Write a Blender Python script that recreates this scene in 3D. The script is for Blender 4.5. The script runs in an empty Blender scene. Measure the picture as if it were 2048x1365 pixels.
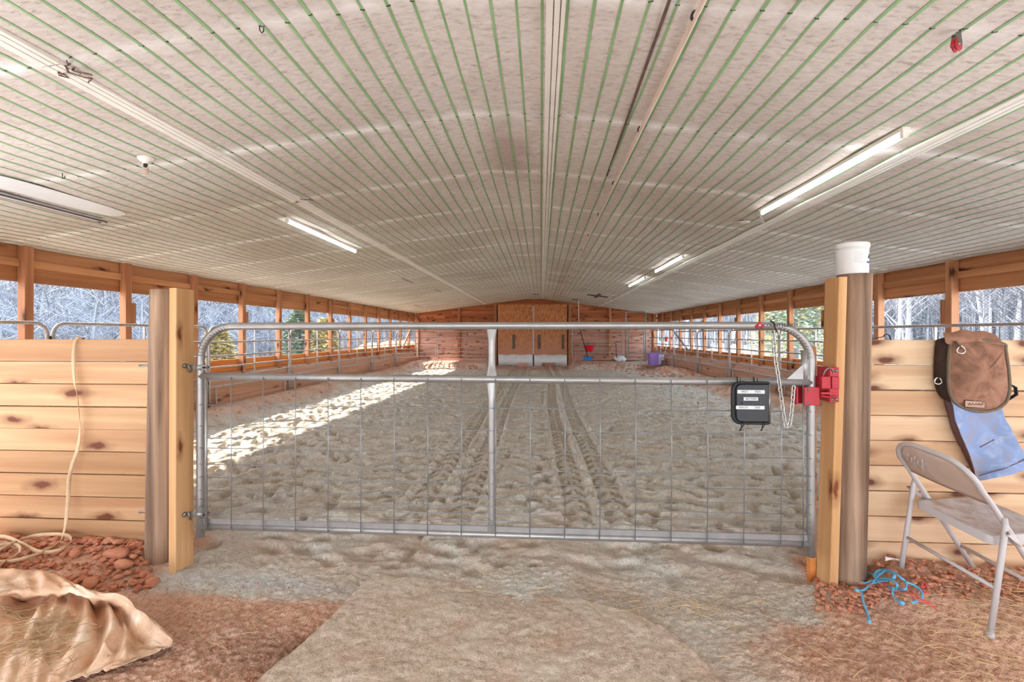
import bpy, math, random
import numpy as np
from mathutils import Vector, Matrix
random.seed(7)
rng = np.random.default_rng(11)
SC = bpy.context.scene
COL = SC.collection
PI = math.pi
# ------------------------------------------------------------------ camera maths
EYE = 1.42
FPX = 910.0
HZ = 670.0
TH = math.atan((1082.0 - 1024.0) / FPX)
CT, ST = math.cos(TH), math.sin(TH)

def ray(px, py):
    a = (px - 1024.0) / FPX
    b = (HZ - py) / FPX
    return Vector((a * CT - ST, a * ST + CT, b))

def P(px, py, Y):                     # point seen at a pixel on the plane y = Y
    d = ray(px, py)
    return Vector((0, 0, EYE)) + d * (Y / d.y)

def G(px, py, z=0.0):                 # point seen at a pixel at height z
    d = ray(px, py)
    return Vector((0, 0, EYE)) + d * ((z - EYE) / d.z)

def S(r, g, b, a=1.0):
    f = lambda c: (c / 255) / 12.92 if c / 255 <= 0.04045 else ((c / 255 + 0.055) / 1.055) ** 2.4
    return (f(r), f(g), f(b), a)

# ------------------------------------------------------------------ mesh builder
class MB:
    def __init__(s):
        s.v, s.f, s.r, s.sm = [], [], [], []

    def add(s, vs, fs, smooth=False, rnd=None):
        b = len(s.v)
        s.v.extend([tuple(v) for v in vs])
        r = random.random() if rnd is None else rnd
        for f in fs:
            s.f.append(tuple(b + i for i in f)); s.r.append(r); s.sm.append(smooth)
        return s

    def box(s, c, d, M=None, rnd=None):
        hx, hy, hz = d[0] / 2, d[1] / 2, d[2] / 2
        vs = [Vector((x, y, z)) for z in (-hz, hz) for y in (-hy, hy) for x in (-hx, hx)]
        if M is not None: vs = [M @ v for v in vs]
        c = Vector(c)
        return s.add([v + c for v in vs], [(0, 2, 3, 1), (4, 5, 7, 6), (0, 1, 5, 4), (2, 6, 7, 3), (0, 4, 6, 2), (1, 3, 7, 5)], rnd=rnd)

    def box2(s, a, b, rnd=None):
        a, b = Vector(a), Vector(b)
        return s.box((a + b) / 2, [abs(x) for x in (b - a)], rnd=rnd)

    def beam(s, a, b, w, d, up=(0, 0, 1), rnd=None):   # rectangular bar from a to b
        a, b = Vector(a), Vector(b)
        t = (b - a).normalized(); up = Vector(up)
        u = t.cross(up)
        if u.length < 1e-4: u = t.cross(Vector((0, 1, 0)))
        u.normalize(); w2 = u.cross(t).normalized()
        vs = []
        for p in (a, b):
            for i, j in ((-1, -1), (1, -1), (1, 1), (-1, 1)):
                vs.append(p + u * i * w / 2 + w2 * j * d / 2)
        return s.add(vs, [(0, 1, 2, 3), (7, 6, 5, 4), (0, 4, 5, 1), (1, 5, 6, 2), (2, 6, 7, 3), (3, 7, 4, 0)], rnd=rnd)

    def tube(s, pts, r, n=8, closed=False, cap=True, smooth=True, flat=1.0, flatdir=None):
        pts = [Vector(p) for p in pts]
        m = len(pts)
        rs = r if isinstance(r, (list, tuple)) else [r] * m
        tans = []
        for i in range(m):
            if closed: t = pts[(i + 1) % m] - pts[i - 1]
            else: t = pts[min(i + 1, m - 1)] - pts[max(i - 1, 0)]
            tans.append(t.normalized() if t.length > 1e-9 else Vector((0, 0, 1)))
        t0 = tans[0]
        ref = Vector(flatdir) if flatdir else (Vector((0, 0, 1)) if abs(t0.z) < 0.9 else Vector((1, 0, 0)))
        u = (ref - t0 * ref.dot(t0)).normalized()
        vs, fs = [], []
        for i in range(m):
            t = tans[i]
            if flatdir: u = ref - t * ref.dot(t)
            else: u = u - t * u.dot(t)
            if u.length < 1e-6: u = t.orthogonal()
            u.normalize(); w = t.cross(u)
            for k in range(n):
                a = 2 * PI * k / n
                vs.append(pts[i] + u * math.cos(a) * rs[i] * flat + w * math.sin(a) * rs[i])
        L = m if closed else m - 1
        for i in range(L):
            for k in range(n):
                a, b = i * n + k, i * n + (k + 1) % n
                c, d = ((i + 1) % m) * n + (k + 1) % n, ((i + 1) % m) * n + k
                fs.append((a, b, c, d))
        s.add(vs, fs, smooth)
        if cap and not closed:
            b = len(s.v) - m * n
            s.f.append(tuple(b + k for k in reversed(range(n)))); s.r.append(.5); s.sm.append(False)
            s.f.append(tuple(b + (m - 1) * n + k for k in range(n))); s.r.append(.5); s.sm.append(False)
        return s

    def lathe(s, prof, c, n=24, axis='Z', M=None):
        c = Vector(c); vs, fs = [], []
        for r, h in prof:
            for k in range(n):
                a = 2 * PI * k / n
                v = Vector((r * math.cos(a), r * math.sin(a), h))
                if axis == 'Y': v = Vector((v.x, v.z, v.y))
                if axis == 'X': v = Vector((v.z, v.x, v.y))
                if M is not None: v = M @ v
                vs.append(v + c)
        for i in range(len(prof) - 1):
            for k in range(n):
                fs.append((i * n + k, i * n + (k + 1) % n, (i + 1) * n + (k + 1) % n, (i + 1) * n + k))
        return s.add(vs, fs, True)

    def grid(s, A, smooth=True, rnd=.5):
        n, m = A.shape[:2]
        fs = [(i * m + j, i * m + j + 1, (i + 1) * m + j + 1, (i + 1) * m + j) for i in range(n - 1) for j in range(m - 1)]
        return s.add(A.reshape(-1, 3).tolist(), fs, smooth, rnd)

    def poly(s, pts, off, smooth=False):   # extruded polygon
        n = len(pts); off = Vector(off)
        vs = [Vector(p) for p in pts] + [Vector(p) + off for p in pts]
        fs = [tuple(range(n)), tuple(reversed(range(n, 2 * n)))] + [(i, i + n, (i + 1) % n + n, (i + 1) % n) for i in range(n)]
        return s.add(vs, fs, smooth)

    def build(s, name, mat, parent=None, bevel=0, sub=0, solid=0):
        me = bpy.data.meshes.new(name)
        off = parent_loc(parent)
        me.from_pydata([(v[0] - off.x, v[1] - off.y, v[2] - off.z) for v in s.v], [], s.f)
        me.polygons.foreach_set('use_smooth', s.sm)
        at = me.attributes.new('rnd', 'FLOAT', 'FACE')
        at.data.foreach_set('value', s.r)
        me.materials.append(mat)
        o = bpy.data.objects.new(name, me)
        COL.objects.link(o)
        if parent is not None: o.parent = parent
        if bevel:
            m = o.modifiers.new('edge', 'BEVEL'); m.width = bevel; m.segments = 2; m.limit_method = 'ANGLE'; m.angle_limit = 0.6
        if solid:
            m = o.modifiers.new('thick', 'SOLIDIFY'); m.thickness = solid; m.offset = 0
        if sub:
            m = o.modifiers.new('smooth', 'SUBSURF'); m.levels = sub; m.render_levels = sub
        return o

def parent_loc(p):
    v = Vector((0, 0, 0))
    while p is not None:
        v += p.location; p = p.parent
    return v

def tag(o, label=None, cat=None, group=None, kind=None):
    if label: o['label'] = label
    if cat: o['category'] = cat
    if group: o['group'] = group
    if kind: o['kind'] = kind
    return o

def thing(name, label, cat, loc, group=None):
    o = bpy.data.objects.new(name, None); COL.objects.link(o)
    o.empty_display_size = .05
    o.location = loc
    return tag(o, label, cat, group)

def holder(name, loc=(0, 0, 0)):
    o = bpy.data.objects.new(name, None); COL.objects.link(o); o.location = loc
    return tag(o, kind='structure')

def copy_thing(src, loc, label=None):
    c = src.copy(); COL.objects.link(c); c.location = loc
    if label: c['label'] = label
    for ch in list(src.children):
        d = ch.copy(); COL.objects.link(d); d.parent = c
        for g in list(ch.children):
            e = g.copy(); COL.objects.link(e); e.parent = d
    return c

ORD = ['first', 'second', 'third', 'fourth', 'fifth', 'sixth', 'seventh', 'eighth', 'ninth', 'tenth', 'eleventh', 'twelfth', 'thirteenth', 'fourteenth', 'fifteenth']

# ------------------------------------------------------------------ materials
class NT:
    def __init__(s, name):
        s.m = bpy.data.materials.new(name); s.m.use_nodes = True
        s.n = s.m.node_tree.nodes; s.l = s.m.node_tree.links
        s.b = s.n['Principled BSDF']

    def node(s, t, **kw):
        n = s.n.new(t)
        for k, v in kw.items():
            if k in n.inputs.keys() if hasattr(n.inputs, 'keys') else False: n.inputs[k].default_value = v
            else: setattr(n, k, v)
        return n

    def link(s, a, b): s.l.new(a, b)

    def noise(s, vec, scale, detail=4, rough=.55, dist=0):
        n = s.n.new('ShaderNodeTexNoise')
        n.inputs['Scale'].default_value = scale; n.inputs['Detail'].default_value = detail
        n.inputs['Roughness'].default_value = rough; n.inputs['Distortion'].default_value = dist
        if vec is not None: s.link(vec, n.inputs['Vector'])
        return n.outputs['Fac']

    def ramp(s, fac, stops):
        n = s.n.new('ShaderNodeValToRGB')
        while len(n.color_ramp.elements) < len(stops): n.color_ramp.elements.new(.5)
        for e, (p, c) in zip(n.color_ramp.elements, stops):
            e.position = p; e.color = c if len(c) == 4 else (*c, 1)
        s.link(fac, n.inputs['Fac'])
        return n.outputs['Color']

    def mix(s, fac, a, b, mode='MIX'):
        n = s.n.new('ShaderNodeMix'); n.data_type = 'RGBA'; n.blend_type = mode
        for x, i in ((fac, 0), (a, 6), (b, 7)):
            if isinstance(x, (int, float)): n.inputs[i].default_value = x
            elif isinstance(x, tuple): n.inputs[i].default_value = x
            else: s.link(x, n.inputs[i])
        return n.outputs[2]

    def math(s, op, a, b=0.0):
        n = s.n.new('ShaderNodeMath'); n.operation = op
        for x, i in ((a, 0), (b, 1)):
            if isinstance(x, (int, float)): n.inputs[i].default_value = x
            else: s.link(x, n.inputs[i])
        return n.outputs[0]

    def obj(s): return s.n.new('ShaderNodeTexCoord').outputs['Object']

    def attr(s, name, out='Fac'):
        n = s.n.new('ShaderNodeAttribute'); n.attribute_name = name
        return n.outputs[out]

    def mapping(s, vec, scale=(1, 1, 1)):
        n = s.n.new('ShaderNodeMapping'); n.inputs['Scale'].default_value = scale
        s.link(vec, n.inputs['Vector'])
        return n.outputs['Vector']

    def vadd(s, a, b):
        n = s.n.new('ShaderNodeVectorMath'); n.operation = 'ADD'
        s.link(a, n.inputs[0]); s.link(b, n.inputs[1])
        return n.outputs[0]

    def bump(s, h, strength=.3, dist=.01):
        n = s.n.new('ShaderNodeBump'); n.inputs['Strength'].default_value = strength; n.inputs['Distance'].default_value = dist
        s.link(h, n.inputs['Height']); s.link(n.outputs[0], s.b.inputs['Normal'])

    def done(s, color=None, rough=.7, metal=0, spec=None):
        if color is not None:
            if isinstance(color, tuple): s.b.inputs['Base Color'].default_value = color
            else: s.link(color, s.b.inputs['Base Color'])
        s.b.inputs['Roughness'].default_value = rough
        s.b.inputs['Metallic'].default_value = metal
        if spec is not None: s.b.inputs['Specular IOR Level'].default_value = spec
        return s.m

def plain(name, c, rough=.6, metal=0, var=.12, scale=30, spec=None):
    t = NT(name)
    f = t.noise(t.obj(), scale, 4)
    lo = tuple(x * (1 - var) for x in c[:3]) + (1,)
    hi = tuple(min(1, x * (1 + var)) for x in c[:3]) + (1,)
    return t.done(t.ramp(f, [(.3, lo), (.7, hi)]), rough, metal, spec)

def wood(name, light, dark, axis='X', knots=S(92, 50, 28), tint=.25, grain=16, kd=.10, rough=.7, streak=.5, kdens=(1.5, 4.5)):
    t = NT(name)
    r = t.attr('rnd')
    cmb = t.n.new('ShaderNodeCombineXYZ')
    for i, k in enumerate((31.7, 17.3, 53.1)): t.link(t.math('MULTIPLY', r, k), cmb.inputs[i])
    v = t.vadd(t.obj(), cmb.outputs[0])
    ax = 'XYZ'.index(axis)
    sc = [grain] * 3; sc[ax] = .7
    g = t.noise(t.mapping(v, tuple(sc)), 1.0, 6, .6, .4)
    sc2 = [grain * .35] * 3; sc2[ax] = .35
    g2 = t.noise(t.mapping(v, tuple(sc2)), 1.0, 3, .5, .8)
    gg = t.math('ADD', t.math('MULTIPLY', g, 1 - streak), t.math('MULTIPLY', g2, streak))
    c = t.ramp(gg, [(.36, dark), (.52, tuple((a + b) / 2 for a, b in zip(light, dark))), (.66, light)])
    # board to board difference
    tn = t.math('ADD', 1 - tint / 2, t.math('MULTIPLY', r, tint))
    cb = t.n.new('ShaderNodeCombineColor')
    for i in range(3): t.link(t.math('POWER', tn, (1.0, 1.15, 1.5)[i]), cb.inputs[i])
    c = t.mix(1.0, c, cb.outputs[0], 'MULTIPLY')
    if knots:
        vo = t.n.new('ShaderNodeTexVoronoi'); vo.voronoi_dimensions = '2D'; vo.inputs['Scale'].default_value = 1.0
        sx = t.n.new('ShaderNodeSeparateXYZ'); t.link(v, sx.inputs[0])
        nz = t.noise(t.obj(), 9, 2)
        oth = [i for i in range(3) if i != ax]
        cm = t.n.new('ShaderNodeCombineXYZ')
        t.link(t.math('ADD', t.math('MULTIPLY', sx.outputs[ax], kdens[0]), t.math('MULTIPLY', nz, .12)), cm.inputs[0])
        t.link(t.math('ADD', t.math('MULTIPLY', t.math('ADD', sx.outputs[oth[0]], sx.outputs[oth[1]]), kdens[1]), t.math('MULTIPLY', nz, .2)), cm.inputs[1])
        t.link(cm.outputs[0], vo.inputs['Vector'])
        k = t.ramp(vo.outputs['Distance'], [(kd * .5, (1, 1, 1)), (kd, (.45, .45, .45)), (kd * 2.0, (0, 0, 0))])
        c = t.mix(k, c, knots)
    t.bump(g, .25, .004)
    return t.done(c, rough, 0, .25)

M = {}
M['plank_pale'] = wood('pine_plank_pale', S(218, 188, 153), S(186, 144, 108), 'X', S(104, 62, 44), .2, kd=.12, streak=.55, kdens=(2.0, 5.0))
M['plank_gold'] = wood('pine_plank_gold', S(200, 162, 122), S(166, 122, 86), 'X', S(104, 58, 38), .32, kd=.085, streak=.55, kdens=(1.1, 3.6))
M['header'] = wood('header_lumber', S(204, 146, 102), S(166, 106, 66), 'Y', S(96, 54, 34), .25, kdens=(.6, 2.4), kd=.06)
M['kick'] = wood('dusty_kickboard', S(208, 166, 142), S(178, 132, 106), 'Y', S(120, 80, 62), .2, kdens=(.8, 3), kd=.07)
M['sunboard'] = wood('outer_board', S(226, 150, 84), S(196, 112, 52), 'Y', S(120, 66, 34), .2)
M['stud'] = wood('stud_lumber', S(198, 142, 102), S(154, 98, 64), 'Z', S(80, 46, 30), .25)
M['farplank'] = wood('far_wall_plank', S(198, 126, 84), S(152, 84, 50), 'X', S(70, 36, 22), .35)
M['fardusty'] = wood('far_wall_plank_dusty', S(204, 158, 136), S(168, 116, 94), 'X', S(86, 50, 38), .25)
M['jamb'] = wood('jamb_board', S(218, 174, 124), S(190, 142, 94), 'Z', S(120, 68, 38), .15, kd=.07, kdens=(1.2, 4))
M['roundpost'] = wood('weathered_round_post', S(184, 152, 124), S(98, 74, 58), 'Z', None, .2, grain=20, streak=.35)
M['rafter'] = wood('door_track_lumber', S(198, 118, 72), S(150, 80, 44), 'X', None, .2)
M['galv'] = plain('galvanised_steel', S(164, 161, 158), .42, .7, .1, 14)
M['wire'] = plain('galvanised_wire', S(140, 142, 146), .45, .6, .08, 20)
M['panelsteel'] = plain('dusty_panel_steel', S(176, 164, 156), .45, .3, .16, 12)
M['greensteel'] = plain('green_painted_tube', S(120, 156, 150), .45, .2, .15, 12)
M['zinc'] = plain('zinc_hardware', S(138, 135, 130), .35, .8, .15, 40)
M['chainmetal'] = plain('bright_chain_steel', S(196, 194, 190), .35, .55, .1, 60)
M['darkmetal'] = plain('dark_hardware', S(62, 52, 46), .5, .5, .3, 40)
M['redpaint'] = plain('red_latch_paint', S(176, 26, 42), .4, 0, .15, 30)
M['black'] = plain('black_plastic', S(40, 42, 46), .42, 0, .15, 60)
M['blackrubber'] = plain('black_rubber', S(20, 20, 22), .5, 0, .15, 60)
M['whitelabel'] = plain('white_label_tape', S(214, 214, 212), .5, 0, .05, 60)
M['ink'] = plain('black_ink', S(30, 30, 34), .6, 0, .1, 60)
M['whiteplastic'] = plain('white_tub_plastic', S(226, 226, 224), .35, 0, .03, 12)
M['paleprint'] = plain('pale_grey_print', S(196, 196, 198), .5, 0, .05, 40)
M['blueprint'] = plain('blue_print', S(52, 92, 168), .5, 0, .05, 40)
M['greenprint'] = plain('dark_green_print', S(48, 74, 44), .5, 0, .2, 80)
M['whitepaint'] = plain('white_strip', S(236, 230, 220), .5, 0, .05, 6)
M['pipe'] = plain('pinkish_conduit', S(222, 200, 186), .5, 0, .08, 8)
M['greenstrap'] = plain('green_strap', S(138, 178, 124), .55, 0, .2, 3)
M['staple'] = plain('rusty_staple', S(70, 60, 52), .6, .3, .3, 30)
M['stain'] = plain('brown_tear', S(104, 84, 74), .8, 0, .3, 20)
M['chairpaint'] = plain('beige_chair_enamel', S(186, 178, 176), .4, .05, .06, 6)
M['strap'] = plain('tan_webbing', S(206, 176, 140), .8, 0, .12, 50)
M['ropeblue'] = plain('blue_twine', S(96, 176, 216), .7, 0, .15, 120)
M['ropered'] = plain('red_twine', S(206, 84, 78), .7, 0, .15, 120)
M['redbucket'] = plain('red_rubber', S(226, 30, 44), .45, 0, .06, 12)
M['bluescoop'] = plain('blue_plastic', S(30, 110, 178), .4, 0, .08, 12)
M['purple'] = plain('purple_plastic', S(152, 116, 190), .45, 0, .1, 8)
M['lilac'] = plain('pale_lilac_plastic', S(206, 202, 226), .45, 0, .06, 8)
M['straw'] = plain('dry_straw', S(212, 182, 134), .7, 0, .3, 15)
M['hay'] = plain('dull_hay', S(178, 150, 112), .8, 0, .35, 15)
M['binding'] = plain('olive_binding', S(104, 88, 70), .8, 0, .15, 60)
M['patch'] = plain('worn_tan_patch', S(168, 130, 108), .7, 0, .2, 60)
M['chrome'] = plain('chrome_ring', S(214, 210, 204), .2, .9, .05, 30)
M['cobweb'] = plain('old_cord_knot', S(116, 92, 76), .9, 0, .3, 60)
M['cable'] = plain('white_cable', S(226, 222, 216), .6, 0, .05, 30)
M['handlewood'] = plain('pale_handle', S(206, 172, 138), .6, 0, .1, 30)
M['feedsack'] = plain('feed_sack', S(206, 206, 208), .6, 0, .25, 14)
M['roofmetal'] = plain('roof_sheet', S(150, 152, 154), .5, .3, .1, 2)

# two-tone cloths
def cloth(name, a, b, c, s1=7, s2=30):
    t = NT(name)
    o = t.obj()
    f = t.noise(o, s1, 5, .6, 1.0)
    col = t.ramp(f, [(.3, a), (.5, b), (.72, c)])
    t.bump(t.noise(o, 220, 2), .15, .002)
    return t.done(col, .85, 0, .2)
M['canvas'] = cloth('brown_canvas', S(96, 68, 52), S(142, 102, 82), S(160, 118, 96))
M['canvasdark'] = cloth('dark_gusset', S(44, 34, 32), S(62, 48, 44), S(80, 62, 54))
M['bluecloth'] = cloth('faded_blue_cloth', S(146, 136, 140), S(126, 146, 184), S(178, 174, 178), 9)
M['clothback'] = cloth('brown_cloth_edge', S(92, 66, 62), S(110, 84, 80), S(86, 80, 104), 9)

t = NT('glowing_tube')
t.b.inputs['Base Color'].default_value = (1, 1, 1, 1)
t.b.inputs['Emission Color'].default_value = (.93, .97, 1, 1)
t.b.inputs['Emission Strength'].default_value = 2.4
M['tube'] = t.m

# plastic sheet
t = NT('tan_plastic_sheet')
o_ = t.obj()
f_ = t.noise(o_, 5, 6, .6, .6)
c_ = t.ramp(f_, [(.3, S(206, 160, 126)), (.5, S(226, 188, 156)), (.68, S(236, 214, 192))])
d_ = t.ramp(t.noise(o_, 3.2, 5, .65, .3), [(.5, (0, 0, 0)), (.66, (.75, .75, .75))])
c_ = t.mix(d_, c_, S(168, 134, 106))
t.bump(t.noise(o_, 24, 4, .6, 1.2), .35, .012)
M['sheet'] = t.done(c_, .38, 0, .4)

# ceiling fabric
t = NT('dusty_ceiling_liner')
o_ = t.obj()
f1 = t.noise(t.mapping(o_, (16, 42, 16)), 1.0, 7, .72, .3)
f2 = t.noise(o_, .55, 4, .55, .5)
c_ = t.ramp(f1, [(.3, S(170, 157, 150)), (.45, S(210, 201, 194)), (.66, S(224, 217, 211))])
c2 = t.ramp(f2, [(.3, S(232, 224, 218)), (.6, S(255, 253, 250))])
c_ = t.mix(1.0, c_, c2, 'MULTIPLY')
# crease lines at each truss are cleaner
sx = t.n.new('ShaderNodeSeparateXYZ'); t.link(o_, sx.inputs[0])
wob = t.math('MULTIPLY', t.math('SUBTRACT', t.noise(o_, 1.3, 2), .5), .10)
yy = t.math('ADD', t.math('ADD', sx.outputs[1], wob), -3.33 + 1.18 * 20)
md = t.math('ABSOLUTE', t.math('SUBTRACT', t.math('MODULO', yy, 1.18), .59))
cr = t.ramp(t.math('SUBTRACT', .59, md), [(.0, (1, 1, 1)), (.03, (.6, .6, .6)), (.09, (0, 0, 0))])
c_ = t.mix(t.mix(1.0, cr, t.ramp(t.noise(o_, 2.2, 3), [(.35, (.1, .1, .1)), (.65, (1, 1, 1))]), 'MULTIPLY'), c_, S(252, 249, 245))
# water stain beside the ridge
ds = t.n.new('ShaderNodeVectorMath'); ds.operation = 'DISTANCE'
t.link(t.mapping(o_, (1.6, .55, 0)), ds.inputs[0]); ds.inputs[1].default_value = (-.28 * 1.6, 4.05 * .55, 0)
st = t.ramp(t.math('ADD', ds.outputs['Value'], t.math('MULTIPLY', t.noise(o_, 4, 5), .55)), [(.42, (.6, .6, .6)), (.72, (0, 0, 0))])
c_ = t.mix(st, c_, S(160, 136, 124))
t.bump(f1, .12, .01)
M['ceiling'] = t.done(c_, .8, 0, .2)

# soil
t = NT('arena_soil')
o_ = t.obj()
vc = t.n.new('ShaderNodeAttribute'); vc.attribute_name = 'soil'
sp = t.n.new('ShaderNodeSeparateColor'); t.link(vc.outputs['Color'], sp.inputs[0])
n1 = t.noise(o_, 2.2, 6, .6, .3); n2 = t.noise(o_, 34, 5, .65); n3 = t.noise(o_, 160, 3, .6)
sand = t.ramp(t.math('ADD', t.math('MULTIPLY', n2, .5), t.math('MULTIPLY', n3, .5)), [(.34, S(168, 158, 142)), (.5, S(214, 207, 194)), (.66, S(236, 231, 221))])
sand = t.mix(t.ramp(n1, [(.35, (0, 0, 0)), (.7, (.5, .5, .5))]), sand, S(192, 168, 142))
clay = t.ramp(t.math('ADD', t.math('MULTIPLY', n2, .5), t.math('MULTIPLY', n3, .5)), [(.36, S(172, 124, 98)), (.5, S(224, 176, 148)), (.64, S(242, 214, 194))])
clay = t.mix(t.ramp(n1, [(.4, (0, 0, 0)), (.65, (.6, .6, .6))]), clay, S(180, 140, 116))
nmix = t.math('ADD', sp.outputs[0], t.math('MULTIPLY', t.math('SUBTRACT', n1, .5), .5))
nmix = t.math('ADD', nmix, t.math('MULTIPLY', t.math('SUBTRACT', n2, .5), .5))
c_ = t.mix(t.ramp(nmix, [(.3, (0, 0, 0)), (.7, (1, 1, 1))]), sand, clay)
c_ = t.mix(t.math('MULTIPLY', sp.outputs[1], t.ramp(n2, [(.3, (1, 1, 1)), (.7, (.5, .5, .5))])), c_, S(78, 56, 46))
c_ = t.mix(t.math('MULTIPLY', sp.outputs[2], t.ramp(n3, [(.4, (.2, .2, .2)), (.6, (1, 1, 1))])), c_, S(206, 206, 208))
hh = t.math('ADD', t.math('MULTIPLY', n2, .7), t.math('MULTIPLY', n3, .3))
t.bump(hh, .8, .03)
M['soil'] = t.done(c_, .95, 0, .1)

def clodmat(name, a, b):
    t = NT(name)
    r = t.attr('rnd')
    f = t.noise(t.obj(), 45, 4)
    c = t.mix(t.math('MULTIPLY', r, .8), t.ramp(f, [(.3, a), (.7, b)]), S(206, 148, 118))
    t.bump(f, .4, .008)
    return t.done(c, .95, 0, .1)
M['clod_dusty'] = clodmat('dusty_clay_lump', S(172, 124, 100), S(208, 164, 140))
M['clod'] = clodmat('red_clay_clod', S(150, 90, 68), S(206, 138, 110))

t = NT('rubber_mat_with_sand')
o_ = t.obj()
n2 = t.noise(o_, 30, 6, .65); n1 = t.noise(o_, 2.4, 5, .6, .4)
c_ = t.ramp(t.math('ADD', t.math('MULTIPLY', n2, .5), t.math('MULTIPLY', t.noise(o_, 150, 3, .6), .5)), [(.34, S(150, 130, 114)), (.5, S(200, 180, 160)), (.66, S(226, 212, 196))])
c_ = t.mix(t.ramp(n1, [(.5, (0, 0, 0)), (.68, (.8, .8, .8))]), c_, S(214, 202, 184))
c_ = t.mix(t.ramp(t.noise(o_, 3.7, 4), [(.55, (0, 0, 0)), (.7, (.45, .45, .45))]), c_, S(186, 140, 116))
t.bump(t.math('ADD', t.math('MULTIPLY', n2, .7), t.math('MULTIPLY', t.noise(o_, 110, 3), .3)), .6, .02)
M['mat'] = t.done(c_, .95, 0, .1)

# OSB
t = NT('strand_board')
o_ = t.obj()
vo = t.n.new('ShaderNodeTexVoronoi'); vo.inputs['Scale'].default_value = 1
t.link(t.mapping(o_, (22, 22, 9)), vo.inputs['Vector'])
c_ = t.mix(.45, t.ramp(vo.outputs['Color'], [(.1, S(164, 98, 60)), (.5, S(204, 136, 88)), (.9, S(226, 168, 118))]), S(198, 130, 88))
z_ = t.n.new('ShaderNodeSeparateXYZ'); t.link(o_, z_.inputs[0])
dz = t.ramp(t.math('ADD', t.math('MULTIPLY', z_.outputs[2], .4), t.math('MULTIPLY', t.noise(o_, 4), .2)), [(.35, (.8, .8, .8)), (.75, (0, 0, 0))])
c_ = t.mix(dz, c_, S(190, 138, 112))
M['osb'] = t.done(c_, .8, 0, .15)
M['hillside'] = plain('wooded_slope', S(66, 63, 60), .95, 0, .35, .5)
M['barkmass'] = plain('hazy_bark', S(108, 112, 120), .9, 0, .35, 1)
M['bark'] = plain('grey_bark', S(120, 120, 124), .9, 0, .3, 3)
M['barkpale'] = plain('pale_bark', S(140, 140, 144), .9, 0, .25, 3)
M['barkdark'] = plain('dark_bark', S(84, 84, 90), .9, 0, .3, 3)
M['needle'] = plain('evergreen_needles', S(104, 122, 96), .9, 0, .35, 2)
M['needleyellow'] = plain('yellow_green_leaves', S(168, 156, 96), .9, 0, .3, 2)
M['outground'] = plain('leaf_litter', S(190, 174, 158), .95, 0, .3, .6)
M['yard'] = plain('yard_dirt', S(128, 108, 92), .95, 0, .2, .8)
M['paleground'] = plain('pale_dry_ground', S(206, 198, 188), .95, 0, .15, .8)
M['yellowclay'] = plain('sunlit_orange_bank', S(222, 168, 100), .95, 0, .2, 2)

# ------------------------------------------------------------------ terrain
def vnoise(x, y, sc, seed):
    r = np.random.default_rng(seed)
    T = r.random((256, 256))
    u, v = x * sc + 500.3, y * sc + 500.7
    i, j = np.floor(u).astype(int), np.floor(v).astype(int)
    a, b = u - i, v - j
    a, b = a * a * (3 - 2 * a), b * b * (3 - 2 * b)
    g = lambda p, q: T[p % 256, q % 256]
    return (g(i, j) * (1 - a) + g(i + 1, j) * a) * (1 - b) + (g(i, j + 1) * (1 - a) + g(i + 1, j + 1) * a) * b - .5

def sst(a, b, x):
    t = np.clip((x - a) / (b - a), 0, 1)
    return t * t * (3 - 2 * t)

XL, XR, YF = -5.70, 5.08, 20.5
RX, RZ = -.30, 3.08
EL, ER = 2.405, 2.345
FY = 2.79           # front face of the plank fence

def ground_base(x, y):
    x = np.asarray(x, float); y = np.asarray(y, float)
    z = -.03 * (1 - sst(3, 6, y))
    wob = vnoise(x, y, .8, 3) * .5
    inside = sst(2.8, 3.4, y)
    z = z + .22 * sst(-4.75, -5.35, x + wob * .5) * inside
    z = z + .20 * sst(4.05, 4.75, x + wob * .6) * inside
    far = sst(18.15, 18.75, y + wob * .6)
    door = sst(-2.35, -2.0, x) * (1 - sst(1.15, 1.5, x))
    z = z + (.24 - z * .8) * far * (1 - door)
    z = z + .2 * np.exp(-((x - 4.2) / .55) ** 2 - ((y - 15.4) / 1.6) ** 2)
    # banks at the foot of the plank fence
    lb = sst(-2.2, -2.75, x); rb = sst(1.75, 2.05, x)
    z = z + .12 * lb * sst(2.05, 2.75, y) * (1 - sst(2.85, 3.3, y))
    z = z + (.13 + .03 * np.exp(-((x - 2.0) / .25) ** 2)) * rb * sst(2.0, 2.7, y) * (1 - sst(2.85, 3.3, y))
    z = z + .05 * np.exp(-((x - 1.75) / .25) ** 2 - ((y - 2.6) / .2) ** 2)
    z = z + .03 * np.exp(-((x + 2.2) / .3) ** 2 - ((y - 2.55) / .25) ** 2)
    return z

def zg(x, y): return float(ground_base(x, y))

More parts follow.
